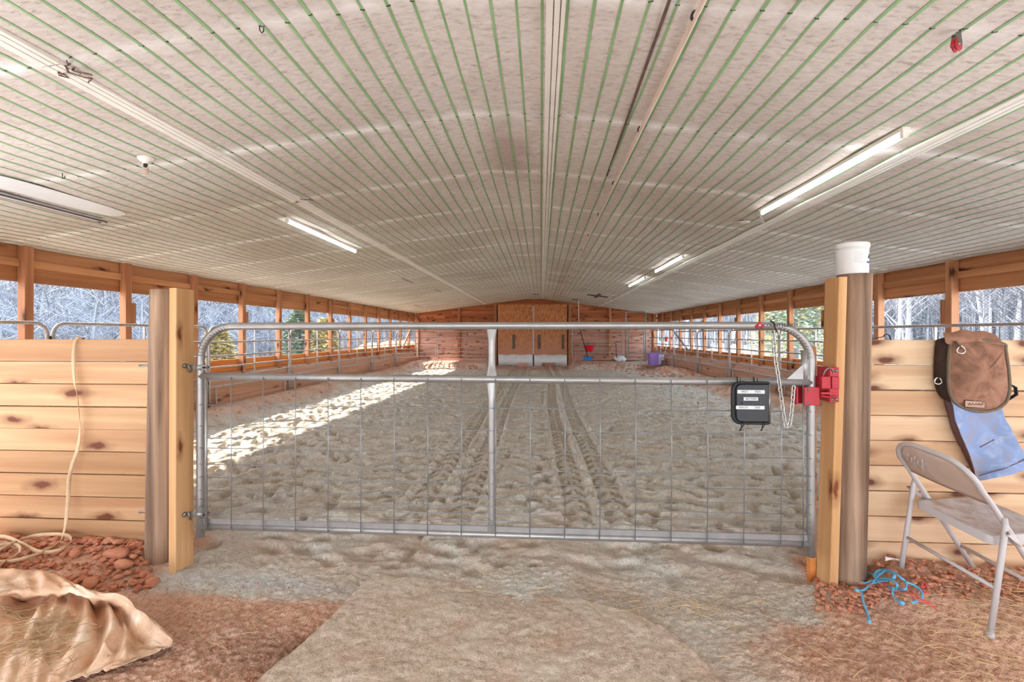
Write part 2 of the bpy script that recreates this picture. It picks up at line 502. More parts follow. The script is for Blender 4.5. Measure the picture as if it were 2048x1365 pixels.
def make_floor():
    ys = [.2]
    while ys[-1] < YF + .1:
        y = ys[-1]
        ys.append(y + (max(.006, min(.03, .0013 * y * y)) if y > 1.6 else .05))
    ys = np.array(ys); NU = 760
    xmin = np.maximum(XL, -(1.3 * ys + 1.1)); xmax = np.minimum(XR, 1.3 * ys + 1.1)
    u = np.linspace(0, 1, NU)
    X = xmin[:, None] + (xmax - xmin)[:, None] * u[None, :]
    Y = np.repeat(ys[:, None], NU, 1)
    Z = ground_base(X, Y)
    are = sst(2.75, 3.3, Y)              # loose arena sand
    fine = np.zeros_like(Z)
    for sc, am, sd in ((1.6, .024, 20), (4.3, .014, 21), (9, .010, 22), (17, .009, 23), (31, .009, 24), (57, .009, 25), (95, .007, 26)):
        fine += vnoise(X, Y, sc, sd) * am
    nearf = np.zeros_like(Z)
    for sc, am, sd in ((3.5, .018, 31), (9, .009, 32), (20, .008, 33), (45, .010, 34), (90, .011, 35)):
        nearf += vnoise(X, Y, sc, sd) * am
    matz = np.exp(-((X - .1) / .75) ** 4) * (1 - sst(2.2, 2.45, Y))
    Z += fine * are * 1.0 + nearf * (1 - are) * (1 - .8 * matz)
    trk = np.zeros_like(Z)
    # wheel tracks
    TRK = (-1.07, -.69, .27, .60)
    for c0 in TRK:
        d = X - c0 - .04 * np.sin(Y * .5 + c0)
        trk = np.maximum(trk, (1 - sst(.10, .15, np.abs(d))) * sst(3.2, 4.0, Y))
    Z = Z - trk * (fine * are * .75)
    hz = np.zeros_like(Z)
    n = 3900
    py = 2.75 + (YF - 2.4) * rng.random(n) ** 1.3
    px = XL + .5 + (XR - XL - .9) * rng.random(n)
    for i in range(n):
        a = .034 + .04 * rng.random(); b = a * (1.0 + 1.0 * rng.random()); dp = .035 + .07 * rng.random() ** 1.3
        th = rng.normal(1.3, .7)
        i0, i1 = np.searchsorted(ys, py[i] - .22), np.searchsorted(ys, py[i] + .22)
        if i1 <= i0: continue
        ic = (i0 + i1) // 2
        ic = min(ic, len(ys) - 1)
        w = xmax[ic] - xmin[ic]
        j0 = int((px[i] - .3 - xmin[ic]) / w * NU); j1 = int((px[i] + .3 - xmin[ic]) / w * NU)
        j0, j1 = max(0, j0), min(NU, j1)
        if j1 <= j0: continue
        dx = X[i0:i1, j0:j1] - px[i]; dy = Y[i0:i1, j0:j1] - py[i]
        ux, uy = dx * math.cos(th) + dy * math.sin(th), -dx * math.sin(th) + dy * math.cos(th)
        q = (ux / a) ** 2 + (uy / b) ** 2
        asym = 1 + .65 * ux / a * np.exp(-q * .5)
        hz[i0:i1, j0:j1] += -dp * np.exp(-q ** 2.2) * asym + .2 * dp * np.exp(-((np.sqrt(q) - 1.5) / .45) ** 2)
    damp = (1 - .9 * trk) * (.2 + .8 * sst(2.6, 4.2, Y)) * (1 - .6 * sst(17.8, 18.6, Y))
    Z += np.clip(hz, -.12, .022) * damp
    for c0 in TRK:
        d = X - c0 - .04 * np.sin(Y * .5 + c0)
        on = sst(3.0, 4.2, Y)
        m = (1 - sst(.085, .11, np.abs(d))) * on
        lug = (np.sin((Y + np.abs(d) * .9) * 2 * PI / .20) > .1).astype(float)
        edge = np.exp(-((np.abs(d) - .10) / .02) ** 2) * on
        Z += -m * (.004 + .036 * lug * (np.abs(d) > .025)) - .04 * edge * (.35 + .65 * lug) + .022 * np.exp(-((np.abs(d) - .145) / .03) ** 2) * on
    # colours
    wob = vnoise(X, Y, 1.1, 41) * .5 + vnoise(X, Y, 3.1, 42) * .25
    red = np.zeros_like(Z)
    nearz = 1 - sst(2.25, 2.55, Y + wob * .25)
    red = np.maximum(red, nearz * sst(-.55, -.95, X + wob * .4) * .95)
    red = np.maximum(red, nearz * sst(.8, 1.35, X + wob * .5) * .85)
    red = np.maximum(red, sst(1.25, 1.6, X + wob * .3) * (1 - sst(2.45, 2.7, Y)) * .9)
    red = np.maximum(red, nearz * .38)
    red = np.maximum(red, (1 - sst(2.15, 2.7, Y + wob * .5)) * sst(.3, 1.5, X + wob * .8) * .75)
    red = np.maximum(red, (1 - sst(2.1, 2.6, Y + wob * .6)) * sst(-.4, -1.6, X + wob * .6) * .8)
    red = np.maximum(red, sst(-2.1, -2.45, X) * (1 - sst(2.9, 3.4, Y)))
    red = np.maximum(red, sst(1.5, 1.75, X + wob * .2) * (1 - sst(2.9, 3.4, Y)))
    red = np.maximum(red, .62 * sst(-4.7, -5.2, X + wob * .4) * sst(3, 4, Y))
    red = np.maximum(red, .7 * sst(3.75, 4.5, X + wob * .8) * sst(3, 4, Y))
    red = np.maximum(red, .58 * sst(17.6, 18.6, Y + wob))
    red = np.maximum(red, .36 * (1 - sst(3.0, 5.2, Y)))
    dark = .85 * np.exp(-((X + .85) / .42) ** 2 - ((Y - 1.98) / .13) ** 2) + .35 * np.exp(-((X + 1.4) / .4) ** 2 - ((Y - 2.0) / .2) ** 2)
    dark = np.clip(dark + .5 * np.exp(-((X + .62 - (Y - 2.0) * .55) / .05) ** 2) * nearz, 0, 1)
    pale = .9 * np.exp(-((X + 1.62) / .55) ** 2 - ((Y - 2.56 + .1 * (X + 1.6)) / .09) ** 2) + .7 * np.exp(-((X + 2.15) / .22) ** 2 - ((Y - 2.5) / .1) ** 2)
    pale = np.clip(pale * (1 + wob), 0, 1)
    global FLOOR
    FLOOR = (ys, xmin, xmax, Z, NU)
    V = np.stack([X, Y, Z], -1).reshape(-1, 3)
    R = len(ys)
    idx = np.arange(R * NU).reshape(R, NU)
    F = np.stack([idx[:-1, :-1], idx[:-1, 1:], idx[1:, 1:], idx[1:, :-1]], -1).reshape(-1, 4)
    me = bpy.data.meshes.new('floor')
    me.vertices.add(len(V)); me.vertices.foreach_set('co', V.astype(np.float32).ravel())
    me.loops.add(F.size); me.loops.foreach_set('vertex_index', F.astype(np.int32).ravel())
    me.polygons.add(len(F)); me.polygons.foreach_set('loop_start', np.arange(0, F.size, 4, dtype=np.int32))
    me.polygons.foreach_set('use_smooth', np.ones(len(F), bool))
    me.update(calc_edges=True)
    at = me.color_attributes.new('soil', 'FLOAT_COLOR', 'POINT')
    at.data.foreach_set('color', np.stack([red, dark, pale, np.ones_like(red)], -1).astype(np.float32).ravel())
    me.materials.append(M['soil'])
    o = bpy.data.objects.new('floor', me); COL.objects.link(o)
    tag(o, 'churned arena sand with hoofprints and tyre tracks over red clay', None, None, 'structure')
make_floor()
def fz(x, y):
    ys, x0, x1, Z, NU = FLOOR
    i = int(np.searchsorted(ys, y)); i = min(max(i, 1), len(ys) - 2)
    j = int(round((x - x0[i]) / (x1[i] - x0[i]) * (NU - 1))); j = min(max(j, 1), NU - 2)
    return float(Z[i - 1:i + 2, j - 1:j + 2].max())

og = MB()
og.box2((-160, -60, -.5), (XL - .12, 180, -.32)); 
o = og.build('ground', M['outground']); tag(o, kind='structure')
og = MB(); og.box2((XR + .12, -60, -.5), (60, 180, -.30)); o = og.build('ground', M['paleground']); tag(o, kind='structure')
og = MB(); og.box2((XL - .12, YF + .3, -.5), (XR + .12, 180, -.31)); o = og.build('ground', M['outground']); tag(o, kind='structure')
og = MB(); og.box2((XL - .12, -60, -.5), (XR + .12, .2, -.12)); o = og.build('ground', M['yard']); tag(o, kind='structure')

# ------------------------------------------------------------------ ceiling and roof
def ceil_z(x, y=None):
    if x < RX: z = RZ - (RX - x) * (RZ - EL) / (RX - XL)
    else: z = RZ - (x - RX) * (RZ - ER) / (XR - RX)
    d = abs(x - RX)
    if d < .35: z -= .5 * (.35 - d) ** 2 / .35 * .26
    if y is not None:
        ph = ((y - 3.33) / 1.18) % 1.0
        z -= .016 * math.sin(PI * ph) ** .6
    return z
Y0R = -5.6
cys = sorted(set([Y0R + i * .118 for i in range(int((YF - Y0R) / .118) + 1)] + [YF]))
cxs = [XL + (XR - XL) * i / 90 for i in range(91)]
ce = MB()
ce.grid(np.array([[(x, y, ceil_z(x, y)) for x in cxs] for y in cys]))
ceil = ce.build('ceiling', M['ceiling']); tag(ceil, 'dusty pale fabric ceiling lined with green straps, vaulted at the ridge', None, None, 'structure')
gs = MB(); stp = MB()
sxs = [.005 + .1245 * k for k in range(-45, 41)]
sys_ = cys[::2] + [cys[-1]]
for x in sxs:
    if x < XL + .05 or x > XR - .05: continue
    w = random.uniform(.006, .0085)
    A = np.array([[(x - w, y, ceil_z(x - w, y) - .003) for y in sys_], [(x + w, y, ceil_z(x + w, y) - .003) for y in sys_]])
    gs.grid(A)
    for k in range(-9, 15):
        y = 3.33 + 1.18 * k + random.uniform(-.015, .015)
        if Y0R < y < YF: stp.box((x + random.uniform(-.004, .004), y, ceil_z(x, y) - .006), (.022, .005, .004), Matrix.Rotation(random.uniform(-.3, .3), 3, 'Z'))
gs.build('green_straps', M['greenstrap'], ceil); stp.build('staples', M['staple'], ceil)
# stained tears and painted lamp glow on the liner
pt = MB()
def patch(mb, x0, x1, y0, y1, n=6, dz=.008):
    A = np.array([[(x, y, ceil_z(x) - .021) for x in np.linspace(x0, x1, n)] for y in np.linspace(y0, y1, n)]); mb.grid(A)
for px, py, Y, lx, ly in ((815, 549, 10.6, .03, .9), (877, 575, 13.3, .03, .8), (1195, 594, 15.8, .7, .5), (1195, 594, 15.8, .12, 1.5), (1072, 590, 18.0, .25, .3), (1150, 606, 18.4, .25, .4), (835, 612, 17.0, .05, 1.0)):
    d = ray(px, py); x = d.x / d.y * Y
    patch(pt, x - lx / 2, x + lx / 2, Y - ly / 2, Y + ly / 2)
A = np.array([[(x + (y - 2.2) * .02, y, ceil_z(x) - .021) for x in (.575, .592)] for y in np.linspace(1.2, 4.4, 20)]); pt.grid(A)
pt.build('liner_tear', M['stain'], ceil)
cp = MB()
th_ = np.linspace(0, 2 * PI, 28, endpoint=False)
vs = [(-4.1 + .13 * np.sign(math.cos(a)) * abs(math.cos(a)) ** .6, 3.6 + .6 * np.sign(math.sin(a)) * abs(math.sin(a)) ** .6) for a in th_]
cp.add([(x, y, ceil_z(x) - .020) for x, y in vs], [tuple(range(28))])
cp.build('glow_patch', M['whiteplastic'], ceil)  # white sheet standing in for lamp glow on the ceiling
rf = MB()
for y0, y1 in ((Y0R, YF + .35),):
    rf.add([(XL - .32, y0, EL - .04 + .1), (RX, y0, RZ + .14), (RX, y1, RZ + .14), (XL - .32, y1, EL - .04 + .1)], [(0, 1, 2, 3)])
    rf.add([(RX, y0, RZ + .14), (XR + .32, y0, ER + .06), (XR + .32, y1, ER + .06), (RX, y1, RZ + .14)], [(0, 1, 2, 3)])
o = rf.build('roof', M['roofmetal'], solid=.02); tag(o, kind='structure')

# white raceway strips along the ceiling
def raceway(n, x0, x1, zoff, label):
    r = tag(holder('trim_%d' % n), label)
    mb = MB()
    w = x1 - x0
    for k in range(-9, 15):
        ya, yb = 3.33 + 1.18 * k + .004, 3.33 + 1.18 * (k + 1) - .004
        ya, yb = max(ya, Y0R), min(yb, YF - .1)
        if yb <= ya: continue
        for a, b in ((0, .36), (.43, .72), (.79, 1)):
            xa, xb = x0 + w * a, x0 + w * b
            za = min(ceil_z(xa), ceil_z(xb)) - .012
            mb.add([(xa, ya, ceil_z(xa) - .026), (xb, ya, ceil_z(xb) - .026), (xb, yb, ceil_z(xb) - .026), (xa, yb, ceil_z(xa) - .026),
                    (xa, ya, ceil_z(xa) - .002), (xb, ya, ceil_z(xb) - .002), (xb, yb, ceil_z(xb) - .002), (xa, yb, ceil_z(xa) - .002)],
                   [(0, 1, 2, 3), (0, 4, 5, 1), (1, 5, 6, 2), (2, 6, 7, 3), (3, 7, 4, 0)])
    mb.build('strip', M['whitepaint'], r)
    return r
raceway(1, .025, .118, 0, 'white three-band strip along the ceiling beside the ridge')
raceway(2, -2.53, -2.425, 0, 'white three-band strip along the ceiling slope on the hay side')
raceway(3, 2.50, 2.60, 0, 'white three-band strip along the ceiling slope above the round post with the tub')

# thin conduit with couplings
cd = thing('ceiling_conduit', 'thin pinkish conduit with dark couplings running beside the white ridge strip', 'pipe', (.72, 10, ceil_z(.72) - .03))
mb = MB(); mb.tube([(.72, y, ceil_z(.72, y) - .026) for y in (Y0R + .2, 2, 6, 12, YF - .2)], .014, 10); mb.build('pipe', M['pipe'], cd)
for k in range(-1, 14):
    y = 3.36 + 1.18 * k
    if y > YF - .3: break
    mb = MB(); mb.tube([(.72, y - .012, ceil_z(.72) - .026), (.72, y + .012, ceil_z(.72) - .026)], .021, 12); mb.build('coupling', M['darkmetal'], cd)

# tube lights
def tube_light(x, y0, y1, label, lit=True):
    yc = (y0 + y1) / 2; zc = ceil_z(x)
    tl = thing('tube_light', label, 'ceiling light', (x, yc, zc - .05), 'bare tube lights under the ceiling')
    sl = -.13 if x > RX else .125
    mb = MB()
    mb.beam((x, y0 - .02, zc - .022), (x, y1 + .02, zc - .022), .05, .028); mb.build('housing', M['whitepaint'], tl, bevel=.004)
    mb = MB(); mb.tube([(x, y0 + .015, zc - .062), (x, y1 - .015, zc - .062)], .014, 12); mb.build('lamp_tube', M['tube'] if lit else M['whiteplastic'], tl)
    for y in (y0, y1):
        mb = MB(); mb.box((x, y, zc - .052), (.034, .028, .05)); mb.build('end_cap', M['whitepaint'], tl, bevel=.003)
    return tl
tube_light(2.27, 3.0, 4.84, 'long glowing tube light close above the gate latch side, largest of the lit tubes')
tube_light(-2.86, 4.96, 6.86, 'glowing tube light beside the white strip on the hay side of the ceiling')
tube_light(2.27, 7.45, 9.2, 'glowing tube light farther along, between the largest lit tube and the last one')
tube_light(2.27, 10.15, 11.9, 'smallest farthest glowing tube light in the row of three')
# dark unlit fixture near the pale patch
uf = thing('tube_light', 'dark unlit strip light beside the white ceiling patch of painted glow', 'ceiling light', (-4.33, 3.4, ceil_z(-4.33) - .03))
mb = MB(); mb.beam((-4.33, 2.3, ceil_z(-4.33) - .03), (-4.33, 4.2, ceil_z(-4.33) - .03), .06, .03); mb.build('housing', M['paleprint'], uf, bevel=.004)
for dx in (-.034, .034):
    mb = MB(); mb.tube([(-4.33 + dx, 2.3, ceil_z(-4.33) - .04), (-4.33 + dx, 4.25, ceil_z(-4.33) - .04)], .007, 8); mb.build('lamp_tube', M['stain'], uf)

# spiral bulbs in round holders
def bulb(x, y, label):
    z = ceil_z(x)
    b = thing('spiral_bulb', label, 'light bulb', (x, y, z))
    mb = MB(); mb.lathe([(0, 0), (.055, 0), (.056, -.012), (.04, -.03), (.022, -.038), (.02, -.05), (0, -.05)], (x, y, z), 20); mb.build('holder', M['whitepaint'], b)
    mb = MB(); mb.lathe([(.013, -.05), (.014, -.07), (.011, -.075), (0, -.075)], (x, y, z), 14); mb.build('base', M['darkmetal'], b)
    mb = MB(); mb.tube([(x + .016 * math.cos(a), y + .016 * math.sin(a), z - .075 - a * .0026) for a in np.linspace(0, 8 * PI, 70)], .0055, 7); mb.build('spiral', M['pipe'], b)
bulb(-2.95, 3.22, 'white spiral bulb in a round holder, close to the strip on the hay side')
bulb(-2.9, 15.9, 'tiny distant bulb holder near the far wall on the hay side')
bulb(2.35, 15.0, 'tiny distant bulb holder near the far dark cross patch')

# red pulley
pz = ceil_z(1.85, 2.15)
pu = thing('pulley', 'small red pulley wheel hanging from a ceiling hook', 'pulley', (1.85, 2.15, pz))
mb = MB(); mb.tube([(1.862, 2.15, pz), (1.864, 2.15, pz - .018), (1.856, 2.15, pz - .026), (1.848, 2.15, pz - .018)], .003, 7); mb.build('hook', M['darkmetal'], pu)
mb = MB()
mb.poly([(1.84, 2.138, pz - .022), (1.857, 2.138, pz - .02), (1.864, 2.138, pz - .075), (1.846, 2.138, pz - .085), (1.834, 2.138, pz - .075)], (0, .003, 0))
mb.poly([(1.84, 2.162, pz - .022), (1.857, 2.162, pz - .02), (1.864, 2.162, pz - .075), (1.846, 2.162, pz - .085), (1.834, 2.162, pz - .075)], (0, .003, 0))
mb.build('bracket', M['zinc'], pu)
mb = MB(); mb.lathe([(.008, -.009), (.03, -.009), (.031, -.006), (.024, -.001), (.024, .001), (.031, .006), (.03, .009), (.008, .009)], (1.849, 2.151, pz - .072), 26, 'Y', Matrix.Rotation(.5, 3, 'Z')); mb.build('wheel', M['redpaint'], pu)
mb = MB(); mb.lathe([(0, -.016), (.007, -.016), (.007, .016), (0, .016)], (1.849, 2.151, pz - .072), 12, 'Y'); mb.build('axle', M['zinc'], pu)

# small hooks / knots on the ceiling
def ceiling_hook(x, y, label, g=None):
    z = ceil_z(x, y)
    mb = MB(); mb.tube([(x, y, z), (x + .003, y, z - .03), (x + .012, y, z - .043), (x + .022, y, z - .036), (x + .022, y, z - .02)], .0028, 7)
    o = mb.build('ceiling_hook', M['darkmetal']); tag(o, label, 'hook', g)
d = ray(190, 340); 
ceiling_hook(-3.65, 3.25, 'small dark wire hook in the ceiling near the spiral bulb')
ceiling_hook(-1.38, 2.15, 'small rusty wire hook in the ceiling close to the ridge')
def knot(x, y, n, label):
    z = ceil_z(x, y); mb = MB()
    for k in range(n):
        p = Vector((x + random.uniform(-.02, .02), y + random.uniform(-.02, .02), z - .012))
        pts = [p]
        for j in range(5):
            p = p + Vector((random.uniform(-.05, .05), random.uniform(-.03, .03), random.uniform(-.012, .008))); p.z = min(p.z, ceil_z(p.x, p.y) - .008)
            pts.append(p)
        mb.tube(pts, .0035, 6)
    tag(mb.build('cord_knot', M['cobweb']), label, 'cord')
knot(-2.45, 2.2, 7, 'brown tangle of cord tied around the white ceiling strip')
knot(-2.47, 4.5, 3, 'small cord tie where the strip on the hay side is joined')
jb = thing('junction_box', 'white junction box with loose cables by the end of the largest lit tube', 'junction box', (2.3, 5.25, ceil_z(2.3) - .02))
mb = MB(); mb.lathe([(0, -.04), (.05, -.04), (.055, -.03), (.055, -.026)], (2.3, 5.3, ceil_z(2.3)), 18); mb.build('box', M['whitepaint'], jb)
mb = MB()
mb.tube([(2.27, 4.87, ceil_z(2.27) - .05), (2.34, 4.98, ceil_z(2.3) - .09), (2.40, 5.12, ceil_z(2.4) - .06), (2.5, 5.2, ceil_z(2.5) - .045)], .004, 6)
mb.tube([(2.3, 5.3, ceil_z(2.3) - .04), (2.2, 5.2, ceil_z(2.2) - .06), (2.1, 5.35, ceil_z(2.1) - .07), (2.16, 5.5, ceil_z(2.1) - .045)], .004, 6)
mb.tube([(2.3, 5.3, ceil_z(2.3) - .04), (2.42, 5.1, ceil_z(2.4) - .08), (2.3, 4.95, ceil_z(2.3) - .05)], .004, 6)
mb.build('cable', M['cable'], jb)

# ------------------------------------------------------------------ side walls
def side_wall(side):
    L = side == 'left'
    x0 = XL if L else XR
    sg = -1 if L else 1           # outward
    ez = EL if L else ER
    zt = 2.005 if L else 1.945
    w = holder('wall_' + side)
    tag(w, 'open long wall of posts, header boards and low kickboards on the ' + ('hay' if L else 'bag') + ' side')
    Y1 = Y0R + .1
    ph = 4.69 if L else 4.75
    # header boards outside the posts
    mb = MB()
    hb = ez - zt
    for k in range(-10, 14, 2):
        ya, yb = ph + 1.22 * k, ph + 1.22 * (k + 2)
        ya, yb = max(ya, Y1), min(yb, YF)
        if yb <= ya: continue
        xo = x0 + sg * .055
        mb.box2((xo, ya, zt), (xo + sg * .03, yb - .004, zt + hb * .438))
        mb.box2((xo, ya, zt + hb * .44), (xo + sg * .03, yb - .004, ez + .05))
    mb.build('header', M['header'], w, bevel=.003)
    mb = MB()
    for k in range(-10, 13):
        if random.random() < .75 or k < 2:
            ya, yb = ph + 1.22 * k + .05, ph + 1.22 * (k + 1) - .05
            zc = zt + hb * .42
            xo = x0 + sg * .012
            mb.box2((xo, ya, zc - .005), (xo + sg * .04, yb, zc + hb * .2))
    mb.build('cleat', M['header'], w, bevel=.003)
    # wall posts
    for k in range(-10, 14):
        y = ph + 1.22 * k
        if y > YF + .02: break
        mb = MB(); mb.box2((x0 - .045, y - .045, .70), (x0 + .045, y + .045, ez + .02)); mb.build('stud', M['stud'], w, bevel=.004)
        if k in (1, 3, 6, 8):
            mb = MB(); mb.box2((x0 - .02 - sg * .05, y + .05, 1.55), (x0 + .02 - sg * .05, y + .085, 1.86)); mb.build('stud_block', M['stud'], w, bevel=.003)
    # outer boards
    mb = MB()
    for za, zb in ((.74, .965),):
        for k in range(-12, 14, 3):
            ya, yb = max(ph + 1.22 * k, Y1), min(ph + 1.22 * (k + 3), YF)
            if yb > ya: mb.box2((x0 + sg * .05, ya, za), (x0 + sg * .09, yb - .004, zb - (0 if L else .03)))
    mb.build('outer_board', M['sunboard'], w, bevel=.003)
    mb = MB()
    for za, zb in ((-.3, -.02), (-.015, .22), (.225, .47), (.475, .738)):
        mb.box2((x0 + sg * .05, Y1, za), (x0 + sg * .085, YF, zb))
    mb.build('lower_board', M['kick'], w)
    # slanted kickboard with a ledge
    mb = MB(); xi = x0 - sg * .16
    for k in range(-2, 14, 2):
        ya, yb = max(ph + 1.22 * k, FY + .06), min(ph + 1.22 * (k + 2), YF)
        if yb <= ya: continue
        mb.add([(x0 - sg * .0, ya, .735), (x0 - sg * .0, yb, .735), (xi, yb, .52), (xi, ya, .52),
                (x0 + sg * .05, ya, .70), (x0 + sg * .05, yb, .70), (xi + sg * .03, yb, .49), (xi + sg * .03, ya, .49)],
               [(0, 1, 2, 3), (4, 7, 6, 5), (0, 4, 5, 1), (2, 6, 7, 3), (0, 3, 7, 4), (1, 5, 6, 2)])
        for za, zb in ((.315, .515), (.105, .31), (-.1, .10)):
            mb.box2((xi, ya, za), (xi + sg * .03, yb - .004, zb))
    mb.build('kickboard', M['kick'], w, bevel=.003)
    # wire netting
    mb = MB()
    xo = x0 + sg * .052; za, zb = .95, zt + .02
    def wire(a, b, r=.0014):
        a, b = Vector(a), Vector(b); dx = Vector((r, 0, 0)); t = (b - a).normalized(); u = t.cross(Vector((1, 0, 0))) * r
        mb.add([a + dx, a - dx * .5 + u, a - dx * .5 - u, b + dx, b - dx * .5 + u, b - dx * .5 - u], [(0, 1, 4, 3), (1, 2, 5, 4), (2, 0, 3, 5)])
    H = zb - za; sp = .052; lean = H * 1.5
    y = Y1 - lean
    while y < YF:
        for s2 in (1, -1):
            a = (y, za) if s2 > 0 else (y + lean, za); b = (y + lean, zb) if s2 > 0 else (y, zb)
            (ya, z1), (yb, z2) = a, b
            pts = []
            for lim in (Y1, YF):
                pass
            def clip(ya, z1, yb, z2):
                if ya > yb: ya, z1, yb, z2 = yb, z2, ya, z1
                if yb < Y1 or ya > YF: return None
                if ya < Y1: z1 = z1 + (z2 - z1) * (Y1 - ya) / (yb - ya); ya = Y1
                if yb > YF: z2 = z1 + (z2 - z1) * (YF - ya) / (yb - ya); yb = YF
                return ya, z1, yb, z2
            c = clip(ya, z1, yb, z2)
            if c: wire((xo, c[0], c[1]), (xo, c[2], c[3]))
        y += sp
    mb.build('wire_netting', M['wire'], w)
    if L:
        mb = MB(); mb.beam((x0 + .1, 18.0, .8), (x0 + .1, 20.2, 2.3), .05, .09); mb.build('corner_brace', M['fardusty'], w)
    else:
        mb = MB(); mb.beam((x0 - .12, 15.6, .85), (x0 - .12, 18.4, 1.95), .04, .04); mb.build('corner_brace', M['darkmetal'], w)
    return w
side_wall('left'); side_wall('right')

# ------------------------------------------------------------------ far wall with doors
wf = tag(holder('wall_back', (0, 0, 0)), 'far gable wall of rough reddish planks around the double doors')
DX0, DX1, DZ = -2.0, 1.22, 2.79
mbd, mbu = MB(), MB()
z = -.1
while z < 3.1:
    zt = min(z + .157, 3.2)
    xa = XL if z < EL else RX - (RZ - z) / (RZ - EL) * (RX - XL)
    xb = XR if z < ER else RX + (RZ - z) / (RZ - ER) * (XR - RX)
    xa, xb = xa - .02, xb + .02
    tgt = mbd if z < 1.55 else mbu
    if z < DZ:
        for a, b in ((xa, DX0), (DX1, xb)):
            m = a + (b - a) * random.uniform(.35, .65)
            tgt.box2((a, YF + .06, z), (m - .002, YF + .09, zt)); tgt.box2((m + .002, YF + .06, z), (b, YF + .09, zt))
    else: tgt.box2((xa, YF + .06, z), (xb, YF + .09, zt))
    z += .163
mbu.build('upper_plank', M['farplank'], wf, bevel=.003); mbd.build('lower_plank', M['fardusty'], wf, bevel=.003)
mb = MB(); mb.add([(XL - .1, YF + .12, -.3), (XR + .1, YF + .12, -.3), (XR + .1, YF + .12, ER + .05), (RX, YF + .12, RZ + .08), (XL - .1, YF + .12, EL + .05)], [(0, 1, 2, 3, 4)])
mb.build('sheathing', M['stain'], wf)
for x in (XL + .07, -3.72, DX0 - .06, DX1 + .06, 3.06, XR - .07):
    mb = MB(); mb.box2((x - .055, YF - .05, .3 if x not in (DX0 - .06, DX1 + .06) else 0), (x + .055, YF + .06, ceil_z(x) + .02)); mb.build('stud', M['stud'], wf, bevel=.004)
mb = MB(); mb.box2((XL + .1, YF - .1, .22), (-2.15, YF - .02, .36)); mb.box2((XL + .1, YF - .02, .38), (-2.15, YF + .06, .52)); mb.box2((1.4, YF - .06, .3), (XR - .1, YF + .06, .46)); mb.build('sill_board', M['fardusty'], wf, bevel=.003)
mb = MB(); mb.box2((DX0 - .12, YF - .09, 2.80), (DX1 + .12, YF + .05, 2.86)); mb.box2((DX0 - .12, YF - .06, 2.89), (DX1 + .12, YF + .05, 2.95)); 
for x in (DX0 + .02, -.34, .42, DX1 - .02): mb.box2((x - .03, YF - .08, 2.72), (x + .03, YF - .05, 2.92))
mb.build('door_track', M['rafter'], wf, bevel=.003)

def barn_door(n, x0, x1, label):
    d = tag(holder('door_%d' % n, ((x0 + x1) / 2, YF, 0)), label)
    mb = MB(); mb.box2((x0, YF - .0, .50), (x1, YF + .03, DZ)); mb.build('board_panel', M['osb'], d)
    mb = MB()
    N = 40
    xs = np.linspace(x0 + .02, x1 - .01, N)
    top = [.52 + .012 * math.sin(x * 9) + random.uniform(-.006, .006) for x in xs]
    bot = [.02 + .02 * math.sin(x * 3) for x in xs]
    A = np.array([[(x, YF - .012 - .008 * math.sin(x * 11) ** 2, tz) for x, tz in zip(xs, top)], [(x, YF - .03 - .008 * math.sin(x * 7) ** 2, (a + b) / 2) for x, a, b in zip(xs, top, bot)], [(x, YF - .02, tz) for x, tz in zip(xs, bot)]])
    mb.grid(A); mb.build('white_skirt', M['feedsack'] if False else M['whiteplastic'], d, solid=.006)
    mb = MB()
    for k in range(3):
        x = x0 + (x1 - x0) * (.22 + .28 * k); mb.box2((x - .008, YF - .05, .3), (x + .008, YF - .03, .5))
    mb.build('seam', M['paleprint'], d)
    return d
d1 = barn_door(1, DX0 + .05, -.36, 'strand-board barn door leaf nearer the hay side, white skirt at its foot')
d2 = barn_door(2, -.33, DX1 - .05, 'strand-board barn door leaf with two dark pull slots, white skirt at its foot')
mb = MB(); mb.beam((-.345, YF - .02, .55), (-.345, YF - .02, DZ), .05, .03); mb.build('centre_strip', M['paleprint'], d1)
for dd, px in ((d1, 1027.5), (d2, 1078), (d2, 1126)):
    p = P(px, 682, YF - .02)
    mb = MB(); mb.box2((p.x - .06, YF - .03, .78), (p.x + .06, YF - .002, 1.42)); mb.build('pull_slot', M['darkmetal'] if False else M['stain'], dd)
for dd, px, w_ in ((d1, 1045, .2), (d2, 1097, .29)):
    p = P(px, 729, YF - .1)
    mb = MB(); mb.box2((p.x - w_, YF - .12, 0), (p.x + w_, YF - .04, .16)); mb.build('foot_block', M['fardusty'], dd, bevel=.006)

# ------------------------------------------------------------------ plank fence
def fence(name, xa, xb, mat, label, seed):
    random.seed(seed)
    f = thing(name, label, 'fence', ((xa + xb) / 2, FY + .02, 0))
    mb = MB()
    for k in range(9):
        z1 = 1.39 - .1475 * k; z0 = z1 - .1435
        sag = random.uniform(-.002, .002)
        mb.box2((xa, FY, z0 + sag), (xb, FY + .038, z1 + sag), rnd=random.random())
    mb.build('plank_panel', mat, f, bevel=.004)
    for x in ((xa + .4, xa + 2.0) if xa < 0 else (xb - .4, xb - 1.9)):
        mb = MB(); mb.box2((x - .045, FY + .04, -.2), (x + .045, FY + .13, 1.3)); mb.build('post', M['stud'], f, bevel=.004)
    return f
fence('plank_fence', XL + .05, -2.41, M['plank_gold'], 'golden plank fence behind the tan plastic sheet and hanging webbing strap', 5)
fence('plank_fence', 1.83, XR - .05, M['plank_pale'], 'pale knotty plank fence behind the folding chair and brown bag', 12)

